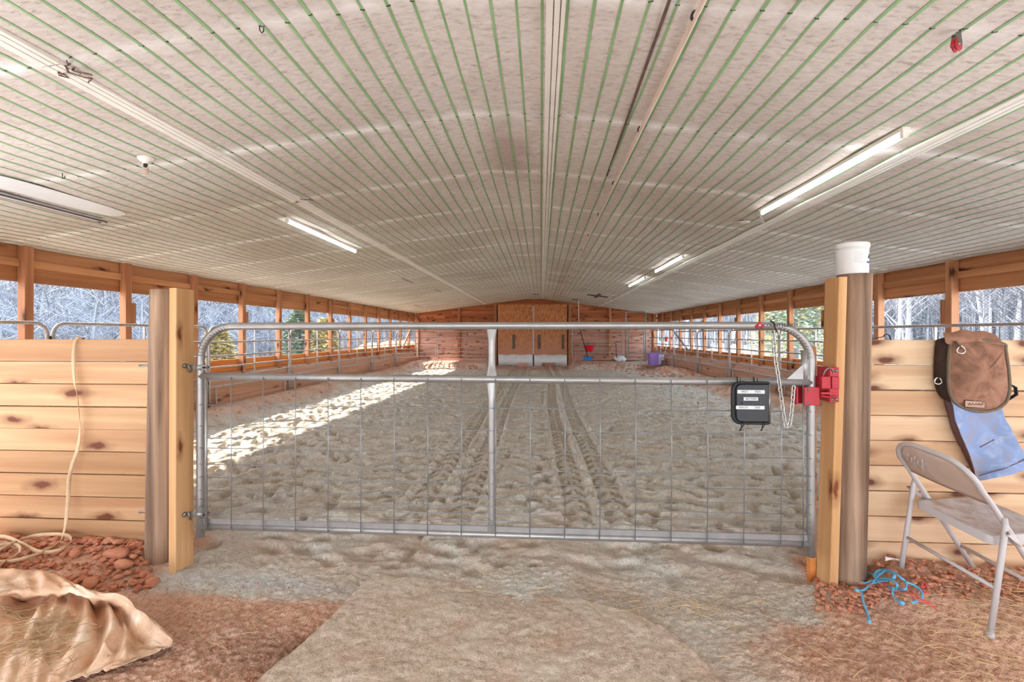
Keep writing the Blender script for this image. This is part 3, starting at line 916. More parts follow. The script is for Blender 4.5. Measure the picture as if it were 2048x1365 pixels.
# posts
random.seed(3)
def round_post(x, y, ztop, r, dx, label, tilt=0):
    t = thing('round_post', label, 'post', (x, y, -.1))
    mb = MB(); n = 28
    zs = np.linspace(-.25, ztop, 26)
    ring = [1 + random.uniform(-.03, .03) for _ in range(n)]
    vs, fs = [], []
    for i, z in enumerate(zs):
        for k in range(n):
            a = 2 * PI * k / n
            rr = r * (ring[k] + .012 * math.sin(3 * a + z * 4)) * (1 + .05 * (1 - z / ztop))
            vs.append((x + dx * (z / ztop) + rr * math.cos(a), y + rr * math.sin(a), z))
    for i in range(len(zs) - 1):
        for k in range(n): fs.append((i * n + k, i * n + (k + 1) % n, (i + 1) * n + (k + 1) % n, (i + 1) * n + k))
    fs.append(tuple(range((len(zs) - 1) * n, len(zs) * n)))
    mb.add(vs, fs, True)
    o = mb.build('trunk', M['roundpost'], t)
    return t
round_post(-2.385, 2.72, 1.70, .082, .03, 'grey weathered round post at the hinge side of the gate')
round_post(1.765, 2.745, 1.765, .084, .04, 'grey brown round post carrying a white tub on its top')
def jamb(xf, xt, y0, y1, zt, x_in, label, sign):
    t = thing('jamb_board', label, 'post', (xf, (y0 + y1) / 2, -.1))
    mb = MB()
    a, b = (xf, xf + .046 * sign), (xt, xt + .046 * sign)
    vs = []
    for z, (p, q) in ((-.25, a), (zt, b)):
        vs += [(p, y0, z), (q, y0, z), (q, y1, z), (p, y1, z)]
    mb.add(vs, [(0, 1, 2, 3), (7, 6, 5, 4), (0, 4, 5, 1), (1, 5, 6, 2), (2, 6, 7, 3), (3, 7, 4, 0)])
    mb.build('board', M['jamb'], t, bevel=.004)
    return t
jl = jamb(-2.17, -2.165, 2.575, 2.715, 1.70, 0, 'yellow jamb board beside the hinged end of the gate', -1)
jr = jamb(1.603, 1.66, 2.65, 2.776, 1.745, 0, 'yellow jamb board carrying the red latch', 1)
mb = MB(); mb.box2((1.585, 2.79, -.2), (1.62, 2.83, 1.35)); tag(mb.build('jamb_backing_board', M['sunboard']), 'orange board edge standing behind the latch jamb', 'board')

# ------------------------------------------------------------------ gate
GY = 2.69
GX0, GX1 = -2.105, 1.532
TR = .0225
gt = thing('farm_gate', 'galvanised tube gate with wire mesh closing the arena entrance', 'gate', ((GX0 + GX1) / 2, GY, .2))
ztop, zmid, zbot = 1.473, 1.155, .235
rc = .21
pts = [(GX0, GY, .17)] + [(GX0, GY, z) for z in (.4, .8, ztop - rc)]
pts += [(GX0 + rc - rc * math.cos(a), GY, ztop - rc + rc * math.sin(a)) for a in np.linspace(.12, PI / 2, 12)]
pts += [(x, GY, ztop) for x in np.linspace(GX0 + rc + .2, GX1 - rc - .2, 8)]
pts += [(GX1 - rc + rc * math.sin(a), GY, ztop - rc + rc * math.cos(a)) for a in np.linspace(0, PI / 2 - .12, 12)]
pts += [(GX1, GY, z) for z in (ztop - rc, .8, .4)] + [(GX1, GY, .16)]
mb = MB(); mb.tube(pts, TR, 16); gf = mb.build('frame', M['galv'], gt)
# crimp wrinkles inside the bends
for cx, s_ in ((GX0 + rc, -1), (GX1 - rc, 1)):
    mb = MB()
    for a in np.linspace(.22, 1.42, 13):
        p = Vector((cx + s_ * (rc - .016) * math.sin(a), GY - .008, ztop - rc + (rc - .016) * math.cos(a)))
        tdir = Vector((math.cos(a) * s_, 0, -math.sin(a))).normalized()
        rad = Vector((s_ * math.sin(a), 0, math.cos(a)))
        mb.tube([p - rad * .008 + Vector((0, -.006, 0)), p + Vector((0, -.012, 0)), p + rad * .012 + Vector((0, -.0125, 0))], .0035, 6)
    mb.build('crimp_wrinkles', M['galv'], gf)
mb = MB(); mb.tube([(GX0, GY, zmid + .008), (-.3, GY, zmid), (GX1, GY, zmid - .006)], TR, 14); mb.build('middle_rail', M['galv'], gt)
mb = MB(); mb.tube([(GX0, GY, zbot), (GX1, GY, zbot - .005)], .019, 14)
mb.box2((GX0 + .02, GY - .004, zbot + .012), (GX1 - .02, GY + .004, zbot + .048)); mb.build('bottom_rail', M['galv'], gt)
# centre brace with pinched ends
def brace(za, zb, name):
    n = 18; vs, fs = [], []
    m = 20
    cx = -.292
    for i in range(m):
        t_ = i / (m - 1); z = za + (zb - za) * t_
        e = max(math.exp(-(t_ / .16) ** 2), math.exp(-((1 - t_) / .16) ** 2))
        if name == 'centre_brace_lower': 
            L = (zb - za); e = max(math.exp(-((z - za) / .05) ** 2), math.exp(-((zb - z) / .07) ** 2))
        else: e = max(math.exp(-((z - za) / .06) ** 2), math.exp(-((zb - z) / .06) ** 2))
        rx = .0205 + .011 * e; ry = .0205 * (1 - .72 * e)
        for k in range(n):
            a = 2 * PI * k / n
            vs.append((cx + rx * math.cos(a), GY + ry * math.sin(a), z))
    for i in range(m - 1):
        for k in range(n): fs.append((i * n + k, i * n + (k + 1) % n, (i + 1) * n + (k + 1) % n, (i + 1) * n + k))
    mb = MB(); mb.add(vs, fs, True); mb.build(name, M['galv'], gt)
brace(zmid, ztop, 'centre_brace'); brace(zbot, zmid, 'centre_brace_lower')
# wires
WZ = [.985, .853, .72, .62, .54, .46, .403, .36, .32, .288]
for z in WZ:
    mb = MB(); mb.tube([(GX0 - .01, GY - .019, z + .004), (-1, GY - .019, z + .001), (GX1 + .012, GY - .019, z)], .0024, 6); mb.build('mesh_wire', M['wire'], gt)
for k in range(1, 18):
    x = GX0 + .203 * k + .01
    mb = MB(); mb.tube([(x, GY - .022, zmid + .006), (x + .003, GY - .0225, .7), (x - .001, GY - .021, zbot - .004)], .0026, 6); mb.build('mesh_wire', M['wire'], gt)
# gusset, stiffener at latch end
mb = MB(); mb.poly([(GX1 - .02, GY - .012, zmid + .125), (GX1 - .02, GY - .012, zmid + .012), (GX1 - .14, GY - .012, zmid + .012)], (0, .006, 0)); mb.build('gusset', M['galv'], gt)
mb = MB(); mb.tube([(GX1 - .036, GY, zmid - .02), (GX1 - .036, GY, ztop - .14)], .018, 12); mb.build('stiffener', M['galv'], gt)
mb = MB(); mb.tube([(GX1 - .052, GY - .02, .2), (GX1 - .054, GY - .02, zmid)], .0035, 6); mb.build('mesh_wire', M['wire'], gt)
mb = MB(); mb.tube([(GX0 + .052, GY - .02, .22), (GX0 + .05, GY - .02, zmid)], .008, 8); mb.build('mesh_edge_rod', M['galv'], gt)
# red latch strike around the latch stile
p = P(1620, 793, GY - .03)
st_ = MB(); st_.box2((GX1 - .055, GY - .034, p.z - .052), (GX1 + .028, GY - .026, p.z + .052)); st_.box2((GX1 - .085, GY + .028, p.z - .05), (GX1 + .03, GY + .036, p.z + .05)); st_.box2((GX1 - .085, GY - .012, p.z - .05), (GX1 - .075, GY + .03, p.z + .05))
strike = st_.build('latch_strike', M['redpaint'], gt, bevel=.003); strike['label'] = 'red painted latch strike'
for dz in (-.038, .038):
    mb = MB(); mb.lathe([(0, -.006), (.007, -.004), (.008, 0)], (GX1 - .032, GY - .034, p.z + dz), 10, 'Y'); mb.build('bolt', M['zinc'], strike)
# hinge collars
for pz_, on in ((P(400, 735, GY).z, 1), (P(393, 1027, GY).z, 1)):
    mb = MB(); mb.lathe([(TR + .001, -.016), (TR + .005, -.016), (TR + .005, .016), (TR + .001, .016)], (GX0, GY, pz_), 18)
    mb.box((GX0 - .036, GY - .01, pz_), (.03, .012, .028)); mb.box((GX0 + .036, GY - .01, pz_), (.03, .016, .026))
    hc = mb.build('hinge_collar', M['galv'], gt)
    mb = MB(); mb.lathe([(0, -.03), (.008, -.028), (.008, .012), (0, .012)], (GX0 + .04, GY, pz_), 8, 'Y'); mb.build('bolt', M['darkmetal'], hc)
    mb = MB(); mb.tube([(GX0 - .125, GY - .055, pz_ + .012), (GX0 - .05, GY - .035, pz_ + .012), (GX0 - .04, GY - .03, pz_ - .03)], .0075, 10); mb.lathe([(0, 0), (.016, .002), (.014, .012), (0, .012)], (GX0 - .062, GY - .055, pz_ + .012), 8, 'X'); 
    mb.build('hinge_pin', M['zinc'], jl)
    mb = MB(); q = P(300, 727 if pz_ > .8 else 1022, 2.70); mb.tube([(q.x - .035, 2.66, pz_ + .01), (q.x + .06, 2.68, pz_ + .01)], .007, 10); mb.build('hinge_bolt_end', M['zinc'], jl)

# lettering ---------------------------------------------------------
def text(s_, size, loc, mat, parent, name='lettering', extrude=.0004, rotz=0.0, spacing=1.0, xs=1.0, align='CENTER'):
    cu = bpy.data.curves.new(name, 'FONT'); cu.body = s_; cu.size = size; cu.extrude = extrude
    cu.align_x = align; cu.align_y = 'CENTER'; cu.space_character = spacing
    tmp = bpy.data.objects.new('tmp_text', cu); COL.objects.link(tmp)
    dg = bpy.context.evaluated_depsgraph_get()
    me = bpy.data.meshes.new_from_object(tmp.evaluated_get(dg))
    bpy.data.objects.remove(tmp)
    R = Matrix.Translation(Vector(loc) - parent_loc(parent)) @ Matrix.Rotation(rotz, 4, 'Y') @ Matrix.Rotation(PI / 2, 4, 'X') @ Matrix.Diagonal((xs, 1, 1, 1))
    me.transform(R)
    me.materials.clear(); me.materials.append(mat)
    o = bpy.data.objects.new(name, me); COL.objects.link(o); o.parent = parent
    return o
lp = P(1519, 650.5, GY - TR)
mb = MB()
for dx, dz in ((-.012, -.006), (.012, -.006), (0, .009)):
    mb.lathe([(0, -.003), (.0115, -.0026), (.0118, 0)], (lp.x + dx, GY - TR - .0005, ztop + dz), 14, 'Y')
em = mb.build('red_emblem', M['redpaint'], gt)
mb = MB(); mb.lathe([(0, -.0042), (.006, -.0038), (.006, 0)], (lp.x, GY - TR - .001, ztop), 10, 'Y'); mb.build('emblem_centre', M['pipe'], em)
text('COUNTYLINE', .026, (lp.x + .105, GY - TR - .0012, ztop), M['ink'], gt, 'brand_lettering', .0008, 0, 1.05)

# ------------------------------------------------------------------ red latch on the jamb
lx = 1.622
la = P(1661, 770, 2.65)
lt = thing('gate_latch', 'red steel gate latch with a ring pull bolted to the jamb board', 'latch', (lx, 2.70, 1.15))
zc = 1.138
mb = MB(); mb.box2((lx - .014, 2.66, zc - .095), (lx + .0, 2.765, zc + .10)); mb.box2((lx - .014, 2.646, zc - .095), (lx + .036, 2.652, zc + .10)); mb.build('back_plate', M['redpaint'], lt, bevel=.003)
mb = MB(); mb.box2((lx - .062, 2.635, zc - .02), (lx - .012, 2.70, zc + .05)); mb.box2((lx - .012, 2.628, zc - .02), (lx + .028, 2.648, zc + .05)); mb.build('catch_housing', M['redpaint'], lt, bevel=.005)
mb = MB(); mb.box2((lx - .062, 2.64, zc - .05), (lx + .01, 2.70, zc - .038)); mb.tube([(lx - .06, 2.65, zc - .06), (lx - .02, 2.642, zc - .066), (lx + .02, 2.64, zc - .062)], .006, 8); mb.build('lower_fork', M['redpaint'], lt, bevel=.002)
mb = MB(); mb.tube([(lx - .045 + .0, 2.65, zc + .05)] + [(lx - .02 - .027 * math.cos(a), 2.65 - .012 * math.sin(a), zc + .055 + .042 * math.sin(a)) for a in np.linspace(0, PI, 14)] + [(lx + .007, 2.65, zc + .05)], .0035, 8); mb.build('ring_pull', M['zinc'], lt)
for dz in (.082, -.078):
    mb = MB(); mb.lathe([(0, -.008), (.009, -.006), (.01, 0)], (lx + .02, 2.646, zc + dz), 6, 'Y'); mb.build('bolt', M['zinc'], lt)
mb = MB(); mb.lathe([(0, -.006), (.007, -.004), (.008, 0)], (lx - .0, 2.646, zc - .078), 6, 'Y'); mb.build('bolt', M['zinc'], lt)

# ------------------------------------------------------------------ chain
ch = thing('chain', 'zinc chain hooked on the top rail and looping down beside the sign', 'chain', tuple(P(1551, 650, GY - .04)))
cp_ = [P(1546, 662, GY - .035), P(1549, 690, GY - .036), P(1551, 720, GY - .037), P(1556, 750, GY - .04), P(1561, 785, GY - .042), P(1565, 815, GY - .042), P(1569, 840, GY - .042), P(1574, 857, GY - .042), P(1580, 845, GY - .042), P(1584, 815, GY - .042), P(1586, 790, GY - .042), P(1588, 766, GY - .035)]
def crpath(pts, n):
    pts = [Vector(p) for p in pts]; out = []
    for i in range(len(pts) - 1):
        p0, p1, p2, p3 = pts[max(i - 1, 0)], pts[i], pts[i + 1], pts[min(i + 2, len(pts) - 1)]
        for k in range(n):
            t = k / n
            out.append(.5 * ((2 * p1) + (p2 - p0) * t + (2 * p0 - 5 * p1 + 4 * p2 - p3) * t * t + (3 * p1 - p0 - 3 * p2 + p3) * t ** 3))
    out.append(pts[-1]); return out
fp = crpath(cp_, 30)
def walk(path, step):
    out = [path[0]]; acc = 0
    for a, b in zip(path, path[1:]):
        acc += (b - a).length
        if acc >= step: out.append(b); acc = 0
    return out
wp = walk(fp, .0235)
for i in range(len(wp) - 1):
    a, b = wp[i], wp[i + 1]; m_ = (a + b) / 2; t_ = (b - a).normalized()
    side = Vector((1, 0, 0)) if i % 2 else Vector((.35, -.94, 0))
    side = (side - t_ * side.dot(t_)).normalized()
    pts = []
    for k in range(14):
        q = 2 * PI * k / 14
        pts.append(m_ + t_ * (.0165 * math.cos(q)) + side * (.0078 * max(-1, min(1, 1.3 * math.sin(q)))))
    mb = MB(); mb.tube(pts, .0031, 6, closed=True); mb.build('chain_link', M['chainmetal'], ch)
hk = P(1549, 650, GY - .03)
mb = MB(); mb.tube([(hk.x - .004, GY + .02, ztop + .012), (hk.x - .004, GY, ztop + .027), (hk.x, GY - .02, ztop + .018), (hk.x + .003, GY - .031, ztop - .01), (hk.x + .008, GY - .036, ztop - .035), (hk.x - .004, GY - .037, ztop - .045), (hk.x - .016, GY - .036, ztop - .035)], .0038, 8); mb.build('hook', M['darkmetal'], ch)

# ------------------------------------------------------------------ black sign box
sgY = GY - .05
sa, sb = P(1465, 765, sgY), P(1540, 849, sgY)
sx0, sx1, sz1, sz0 = sa.x, sb.x, sa.z, sb.z
sn = thing('notice_board', 'black plastic panel with white label strips tied to the gate', 'sign', ((sx0 + sx1) / 2, sgY, (sz0 + sz1) / 2))
def rrect(x0, x1, z0, z1, rl, rr, y, n=7):
    pts = []
    for cx, cz, r, a0 in ((x1 - rr, z0 + rr, rr, -PI / 2), (x1 - rr, z1 - rr, rr, 0), (x0 + rl, z1 - rl, rl, PI / 2), (x0 + rl, z0 + rl, rl, PI)):
        for k in range(n):
            a = a0 + PI / 2 * k / (n - 1); pts.append(Vector((cx + r * math.cos(a), y, cz + r * math.sin(a))))
    return pts
rot = lambda p: Vector((p.x, p.y, p.z)) 
mb = MB(); mb.poly(rrect(sx0, sx1, sz0, sz1, .045, .012, sgY + .012), (0, .014, 0)); mb.build('tray', M['blackrubber'], sn, bevel=.004)
mb = MB(); mb.tube(rrect(sx0 + .004, sx1 - .002, sz0 + .003, sz1 - .003, .042, .01, sgY + .006), .008, 8, closed=True); mb.build('rim', M['blackrubber'], sn)
mb = MB(); mb.poly(rrect(sx0 + .022, sx1 - .006, sz0 + .012, sz1 - .012, .03, .006, sgY - .002), (0, .014, 0)); mb.build('face', M['black'], sn, bevel=.003)
mb = MB(); mb.tube([(sx1 - .004, sgY - .002, sz0 + .01), (sx1 - .004, sgY - .002, sz1 - .01)], .005, 8); mb.build('side_edge', M['zinc'], sn)
def strip(px0, py0, px1, py1, words):
    a, b = P(px0, py0, sgY - .004), P(px1, py1, sgY - .004)
    cz, h = (a.z + b.z) / 2, abs(a.z - b.z)
    mb = MB(); mb.box2((a.x, sgY - .0045, b.z), (b.x, sgY - .0015, a.z)); o = mb.build('label_strip', M['whitelabel'], sn)
    for wd, px in words:
        c = P(px, 0, sgY)
        text(wd, h * .78, (c.x, sgY - .0055, cz), M['ink'], o, 'lettering', .0003, 0, 1.15, 1.05)
strip(1475, 780.5, 1529.5, 788, (('WET', 1488.5), ('PEN', 1515)))
strip(1487.5, 795, 1516, 802, (('BEFORE', 1501.5),))
strip(1472, 812, 1529, 819.5, (('EACH', 1486), ('USE', 1514)))
mb = MB(); c = P(1483.5, 806.5, sgY); mb.lathe([(0, -.004), (.005, -.004), (.006, 0)], (c.x, sgY - .002, c.z), 14, 'Y'); mb.build('knob', M['blackrubber'], sn)
for px in (1481, 1515):
    c = P(px, 764, sgY); mb = MB()
    mb.tube([(c.x + .003, sgY + .004, c.z - .016), (c.x, sgY - .002, c.z + .004), (c.x - .004, GY - TR - .002, zmid - .005), (c.x - .002, GY - .012, zmid + TR + .002), (c.x + .003, GY + .02, zmid + .01), (c.x + .006, GY + .02, zmid - .02), (c.x + .003, sgY + .02, c.z - .01)], .0025, 6)
    mb.tube([(c.x - .002, sgY - .004, c.z + .006), (c.x - .008, sgY - .012, c.z + .022)], .002, 6); mb.build('cable_tie', M['ink'], sn)
for px in (1484.5, 1527):
    c = P(px, 846, sgY); mb = MB()
    mb.tube([(c.x + .002, sgY - .003, c.z + .008), (c.x + .001, sgY - .012, c.z - .01), (c.x - .003, GY - .024, c.z - .05), (c.x + .004, GY - .022, c.z - .05), (c.x + .005, sgY + .02, c.z - .005)], .0028, 6); mb.build('wire_hook', M['ink'], sn)

# ------------------------------------------------------------------ white tub on the post
bx, by, bz = 1.785, 2.735, 1.766
bu = thing('white_tub', 'white round plastic tub standing on top of the round post', 'tub', (bx, by, bz))
mb = MB(); mb.lathe([(0, 0), (.074, 0), (.077, .004), (.079, .13), (.079, .15), (.0, .15)], (bx, by, bz), 36); mb.build('body', M['whiteplastic'], bu)
mb = MB(); mb.lathe([(.079, .146), (.0825, .147), (.0825, .172), (.079, .176), (0, .176)], (bx, by, bz), 36); mb.build('lid', M['whiteplastic'], bu)
def on_tub(a0, a1, z0, z1, mat, name, n=8, rr=.0795):
    A = np.array([[(bx + rr * math.sin(a), by - rr * math.cos(a), z) for a in np.linspace(a0, a1, n)] for z in (bz + z0, bz + z1)])
    mb = MB(); mb.grid(A); return mb.build(name, mat, bu)
mb = MB()
for k in range(6):
    A = np.array([[(bx + .0795 * math.sin(a), by - .0795 * math.cos(a), bz + z) for a in np.linspace(-.45, .15 - .1 * (k % 2), 8)] for z in (.06 + .011 * k, .063 + .011 * k)]); mb.grid(A)
mb.build('small_print', M['paleprint'], bu)
on_tub(.42, .95, .056, .066, M['blueprint'], 'blue_band')
mb = MB()
A = [(bx + .0797 * math.sin(a), by - .0797 * math.cos(a), bz + z) for a, z in ((.5, .083), (.9, .083), (.95, .092), (.84, .1), (.78, .112), (.7, .104), (.62, .1), (.56, .09))]
mb.add(A, [tuple(range(8))]); mb.build('tree_print', M['greenprint'], bu)

# ------------------------------------------------------------------ webbing strap
def ribbon(mb, path, w, wdirs, th=.003):
    n = len(path); vs, fs = [], []
    for i, p in enumerate(path):
        t = (path[min(i + 1, n - 1)] - path[max(i - 1, 0)]).normalized()
        wd = Vector(wdirs[i]); wd = (wd - t * wd.dot(t))
        wd = wd.normalized() if wd.length > 1e-5 else t.orthogonal().normalized()
        nn = t.cross(wd) * th / 2
        vs += [p - wd * w / 2 - nn, p + wd * w / 2 - nn, p + wd * w / 2 + nn, p - wd * w / 2 + nn]
    for i in range(n - 1):
        for k in range(4): fs.append((i * 4 + k, i * 4 + (k + 1) % 4, (i + 1) * 4 + (k + 1) % 4, (i + 1) * 4 + k))
    fs += [(3, 2, 1, 0), tuple((n - 1) * 4 + k for k in range(4))]
    mb.add(vs, fs, True)
ws = thing('webbing_strap', 'flat tan webbing strap hung over the plank fence and coiled on the clay', 'strap', tuple(P(150, 900, FY)))
sp_ = [(170, 684, -.06), (163, 676, 0), (154, 678, .02), (149, 695, .025), (147, 730, .03), (149, 765, .03), (155, 795, .03), (158, 830, .035), (160, 862, .035), (155, 900, .04), (145, 930, .045), (138, 960, .05), (136, 1000, .06), (132, 1040, .08), (126, 1070, .11)]
pth = [P(a, b, FY - c) for a, b, c in sp_]
pth[0].z = 1.38; pth[0].y = FY + .05
def gp(px, py, dz=.012):
    q = G(px, py, .03)
    for _ in range(5): q = G(px, py, fz(q.x, q.y) + dz)
    return q
coil = [(115, 1088), (90, 1103), (50, 1117), (10, 1124), (-40, 1118), (-60, 1100), (-20, 1076), (10, 1074), (40, 1086), (75, 1103), (105, 1104), (130, 1096), (142, 1082), (135, 1072), (110, 1069), (70, 1072), (35, 1083), (0, 1100), (-40, 1112), (-30, 1135), (-5, 1134), (14, 1122), (35, 1110), (40, 1098), (30, 1090), (0, 1092), (-50, 1110)]
cpts = [gp(a, b, .034 + .006 * (i % 3)) for i, (a, b) in enumerate(coil)]
full = crpath(pth + cpts, 8)
wd = []
for i, p in enumerate(full):
    f_ = min(1, max(0, (i - 13 * 8) / 20)); tw = .9 * math.sin(i * .09)
    wd.append(Vector((math.cos(tw) * (1 - f_) + .3 * f_, math.sin(tw) * (1 - f_) + .2 * f_, .9 * f_)))
mb = MB(); ribbon(mb, full, .021, wd); mb.build('webbing', M['strap'], ws)

# ------------------------------------------------------------------ plastic sheet
def crgrid(C, nu, nv):
    def cr1(A, n):
        m = A.shape[0]; out = []
        for i in range(m - 1):
            p0, p1, p2, p3 = A[max(i - 1, 0)], A[i], A[i + 1], A[min(i + 2, m - 1)]
            for k in range(n):
                t = k / n; out.append(.5 * (2 * p1 + (p2 - p0) * t + (2 * p0 - 5 * p1 + 4 * p2 - p3) * t * t + (3 * p1 - p0 - 3 * p2 + p3) * t ** 3))
        out.append(A[-1]); return np.array(out)
    B = cr1(C, nu); return np.swapaxes(cr1(np.swapaxes(B, 0, 1), nv), 0, 1)
rows = [
    [(-150, 1130, .15), (0, 1138, .15), (70, 1142, .15), (125, 1153, .14), (165, 1177, .135), (245, 1197, .12), (300, 1237, .09), (345, 1274, .03)],
    [(-150, 1165, .155), (0, 1163, .155), (70, 1164, .155), (125, 1168, .15), (170, 1187, .14), (245, 1201, .12), (297, 1245, .085), (346, 1284, .025)],
    [(-150, 1192, .12), (0, 1190, .12), (70, 1192, .12), (125, 1190, .12), (172, 1199, .11), (238, 1210, .09), (285, 1262, .05), (342, 1292, .01)],
    [(-150, 1206, .012), (0, 1202, .012), (70, 1206, .012), (128, 1204, .03), (180, 1216, .012), (228, 1224, .012), (270, 1278, .01), (332, 1296, .008)],
    [(-150, 1262, .03), (0, 1245, .06), (62, 1255, .03), (122, 1260, .05), (188, 1262, .03), (232, 1262, .045), (262, 1288, .015), (315, 1302, .01)],
    [(-150, 1310, .03), (0, 1285, .03), (55, 1290, .02), (115, 1300, .035), (180, 1305, .02), (215, 1300, .03), (250, 1304, .012), (290, 1312, .01)],
    [(-150, 1360, .03), (-10, 1330, .04), (50, 1335, .02), (105, 1335, .02), (160, 1338, .015), (200, 1325, .012), (235, 1322, .01), (262, 1325, .01)],
    [(-150, 1430, .02), (-20, 1410, .02), (40, 1400, .01), (85, 1388, .01), (130, 1366, .008), (170, 1353, .008), (200, 1343, .008), (222, 1338, .008)],
]
C = []
r0 = []
for px, py, z in rows[0]:
    q = G(px, py, z); q.y += .07 * (1 if px < 320 else 0); q.z = zg(q.x, q.y) + .01; r0.append(list(q))
C.append(r0)
for r in rows: C.append([list(G(px, py, z)) for px, py, z in r])
C = np.array(C)
A = crgrid(C, 9, 11)
n_, m_ = A.shape[:2]
U, V = np.meshgrid(np.linspace(0, 1, n_), np.linspace(0, 1, m_), indexing='ij')
fold = np.zeros((n_, m_))
for s0, s1, w_, am in ((.52, .35, .018, .03), (.57, .5, .02, .035), (.50, .22, .02, .03), (.66, .72, .022, .03), (.74, .9, .02, .018), (.48, .1, .015, .025), (.61, .6, .012, -.015), (.2, .05, .02, .02), (.33, .3, .015, .02)):
    cen = s0 + (s1 - s0) * np.clip((U - .38) / .5, 0, 1)
    fold += 1.5 * am * np.exp(-((V - cen) / (w_ * (1 + 1.2 * U))) ** 2) * sst(.32, .5, U) * (1 - sst(.8, .98, U))
fold += .016 * vnoise(U * 10, V * 22, 1, 61) + .012 * vnoise(U * 26, V * 50, 1, 62)
A[:, :, 2] += fold
gz = ground_base(A[:, :, 0], A[:, :, 1])
A[:, :, 2] = np.maximum(A[:, :, 2], gz + .022)
mb = MB(); mb.grid(A); o = mb.build('plastic_sheet', M['sheet'], solid=.002)
tag(o, 'crumpled tan plastic sheet with hay lying before the golden plank fence', 'plastic sheet')
SHEET = A

def sheet_z(x, y):
    d = (SHEET[:, :, 0] - x) ** 2 + (SHEET[:, :, 1] - y) ** 2
    i = np.argmin(d); return float(SHEET.reshape(-1, 3)[i, 2]), float(d.reshape(-1)[i])

def strands(name, mat, label, pts, lmin, lmax, lift, r=.0014, flat=None):
    mb = MB()
    for (x, y, z, th) in pts:
        L = random.uniform(lmin, lmax); h = L / 2
        bend = random.uniform(-.25, .25); dz = random.uniform(-.1, .35) * lift
        c, s_ = math.cos(th), math.sin(th)
        p0 = Vector((x - c * h, y - s_ * h, z)); p1 = Vector((x - s_ * bend * h * .4, y + c * bend * h * .4, z + lift * .3)); p2 = Vector((x + c * h, y + s_ * h, z + dz))
        for p in (p0, p1, p2): p.z = max(p.z, fz(p.x, p.y) + .004)
        mb.tube([p0, p1, p2], r * random.uniform(.7, 1.4), 4, cap=False)
    o = mb.build(name, mat); tag(o, label, 'straw', None, 'stuff'); return o
hp = []
for _ in range(150):
    px, py = random.gauss(85, 45), random.gauss(1290, 26)
    q = G(px, py, .05); z, dd = sheet_z(q.x, q.y)
    if dd < .002: hp.append((q.x, q.y, z + .008 + abs(random.gauss(0, .012)), random.gauss(.4, .8)))
for _ in range(40):
    q = G(random.uniform(0, 60), random.uniform(1205, 1240), .06); z, dd = sheet_z(q.x, q.y)
    if dd < .002: hp.append((q.x, q.y, z + .008, random.gauss(.3, .4)))
strands('hay', M['hay'], 'thin dry hay stalks strewn in the hollow of the plastic sheet', hp, .05, .18, .02, .0011)
sp2 = []
for _ in range(210):
    px, py = random.gauss(1990, 95), random.gauss(1245, 75)
    if py < 1150 or py > 1400 or px < 1650: continue
    q = gp(px, py, .015); sp2.append((q.x, q.y, q.z + abs(random.gauss(0, .01)), random.gauss(-.5, .7)))
for _ in range(45):
    px, py = random.uniform(1500, 2048), random.uniform(1200, 1365)
    q = gp(px, py, .012); sp2.append((q.x, q.y, q.z, random.uniform(0, PI)))
strands('straw', M['straw'], 'loose straw scattered on the clay around the folding chair', sp2, .04, .2, .02, .0010)
sp3 = []
for _ in range(60):
    px, py = random.uniform(420, 1500), random.uniform(1130, 1340)
    q = gp(px, py, .02); sp3.append((q.x, q.y, q.z, random.uniform(0, PI)))
for _ in range(60):
    px, py = random.gauss(1370, 60), random.gauss(1215, 16)
    q = gp(px, py, .02); sp3.append((q.x, q.y, q.z, random.uniform(0, PI)))
strands('straw', M['straw'], 'sparse straw bits on the sand between the gate and the mat', sp3, .03, .12, .01, .0011)

# ------------------------------------------------------------------ clods
def ico():
    import bmesh
    bm = bmesh.new(); bmesh.ops.create_icosphere(bm, subdivisions=2, radius=1)
    v = np.array([p.co[:] for p in bm.verts]); f = [tuple(q.index for q in p.verts) for p in bm.faces]; bm.free()
    return v, f
IV, IF = ico()
def clod_verts(seed):
    r = np.random.default_rng(seed)
    v = IV.copy()
    k = r.normal(size=(7, 3)); k /= np.linalg.norm(k, axis=1)[:, None]
    for kk in k:
        d = v @ kk; v -= np.outer(np.clip(d - .55, 0, 1) * .75, kk)
    v *= 1 + .10 * r.normal(size=(len(v), 1)) * .6
    return v * np.array([1, .8, .6]) 
VAR = [clod_verts(i) for i in range(8)]
def clods(name, label, pts, mat=None):
    mb = MB()
    for x, y, z, s_ in pts:
        v = VAR[random.randrange(8)] * s_
        a = random.uniform(0, 2 * PI); R = np.array([[math.cos(a), -math.sin(a), 0], [math.sin(a), math.cos(a), 0], [0, 0, 1]])
        v = v @ R.T + np.array([x, y, z + s_ * .25])
        mb.add(v.tolist(), IF, False, random.random())
    o = mb.build(name, mat or M['clod']); tag(o, label, 'soil', None, 'stuff'); return o
pts = []
for _ in range(620):
    px, py = random.uniform(-60, 305), random.uniform(1075, 1185)
    if random.random() > sst(1072, 1100, py): continue
    q = gp(px, py, 0)
    if q.y > FY - .03 or q.y < 2.2: continue
    pts.append((q.x, q.y, q.z, random.choice((.006, .009, .012, .018, .026))))
for _ in range(90):
    px = random.uniform(-60, 300); q = P(px, 1085, FY - random.uniform(.02, .06)); pts.append((q.x, q.y, zg(q.x, q.y), random.uniform(.015, .04)))
for _ in range(520):
    px, py = random.uniform(330, 640), random.uniform(1165, 1365)
    q = gp(px, py, 0)
    if q.x < -.75: pts.append((q.x, q.y, q.z, random.choice((.002, .003, .004, .006))))
clods('clay_clods', 'crumbled red clay banked along the foot of the golden plank fence', pts)
pts = []
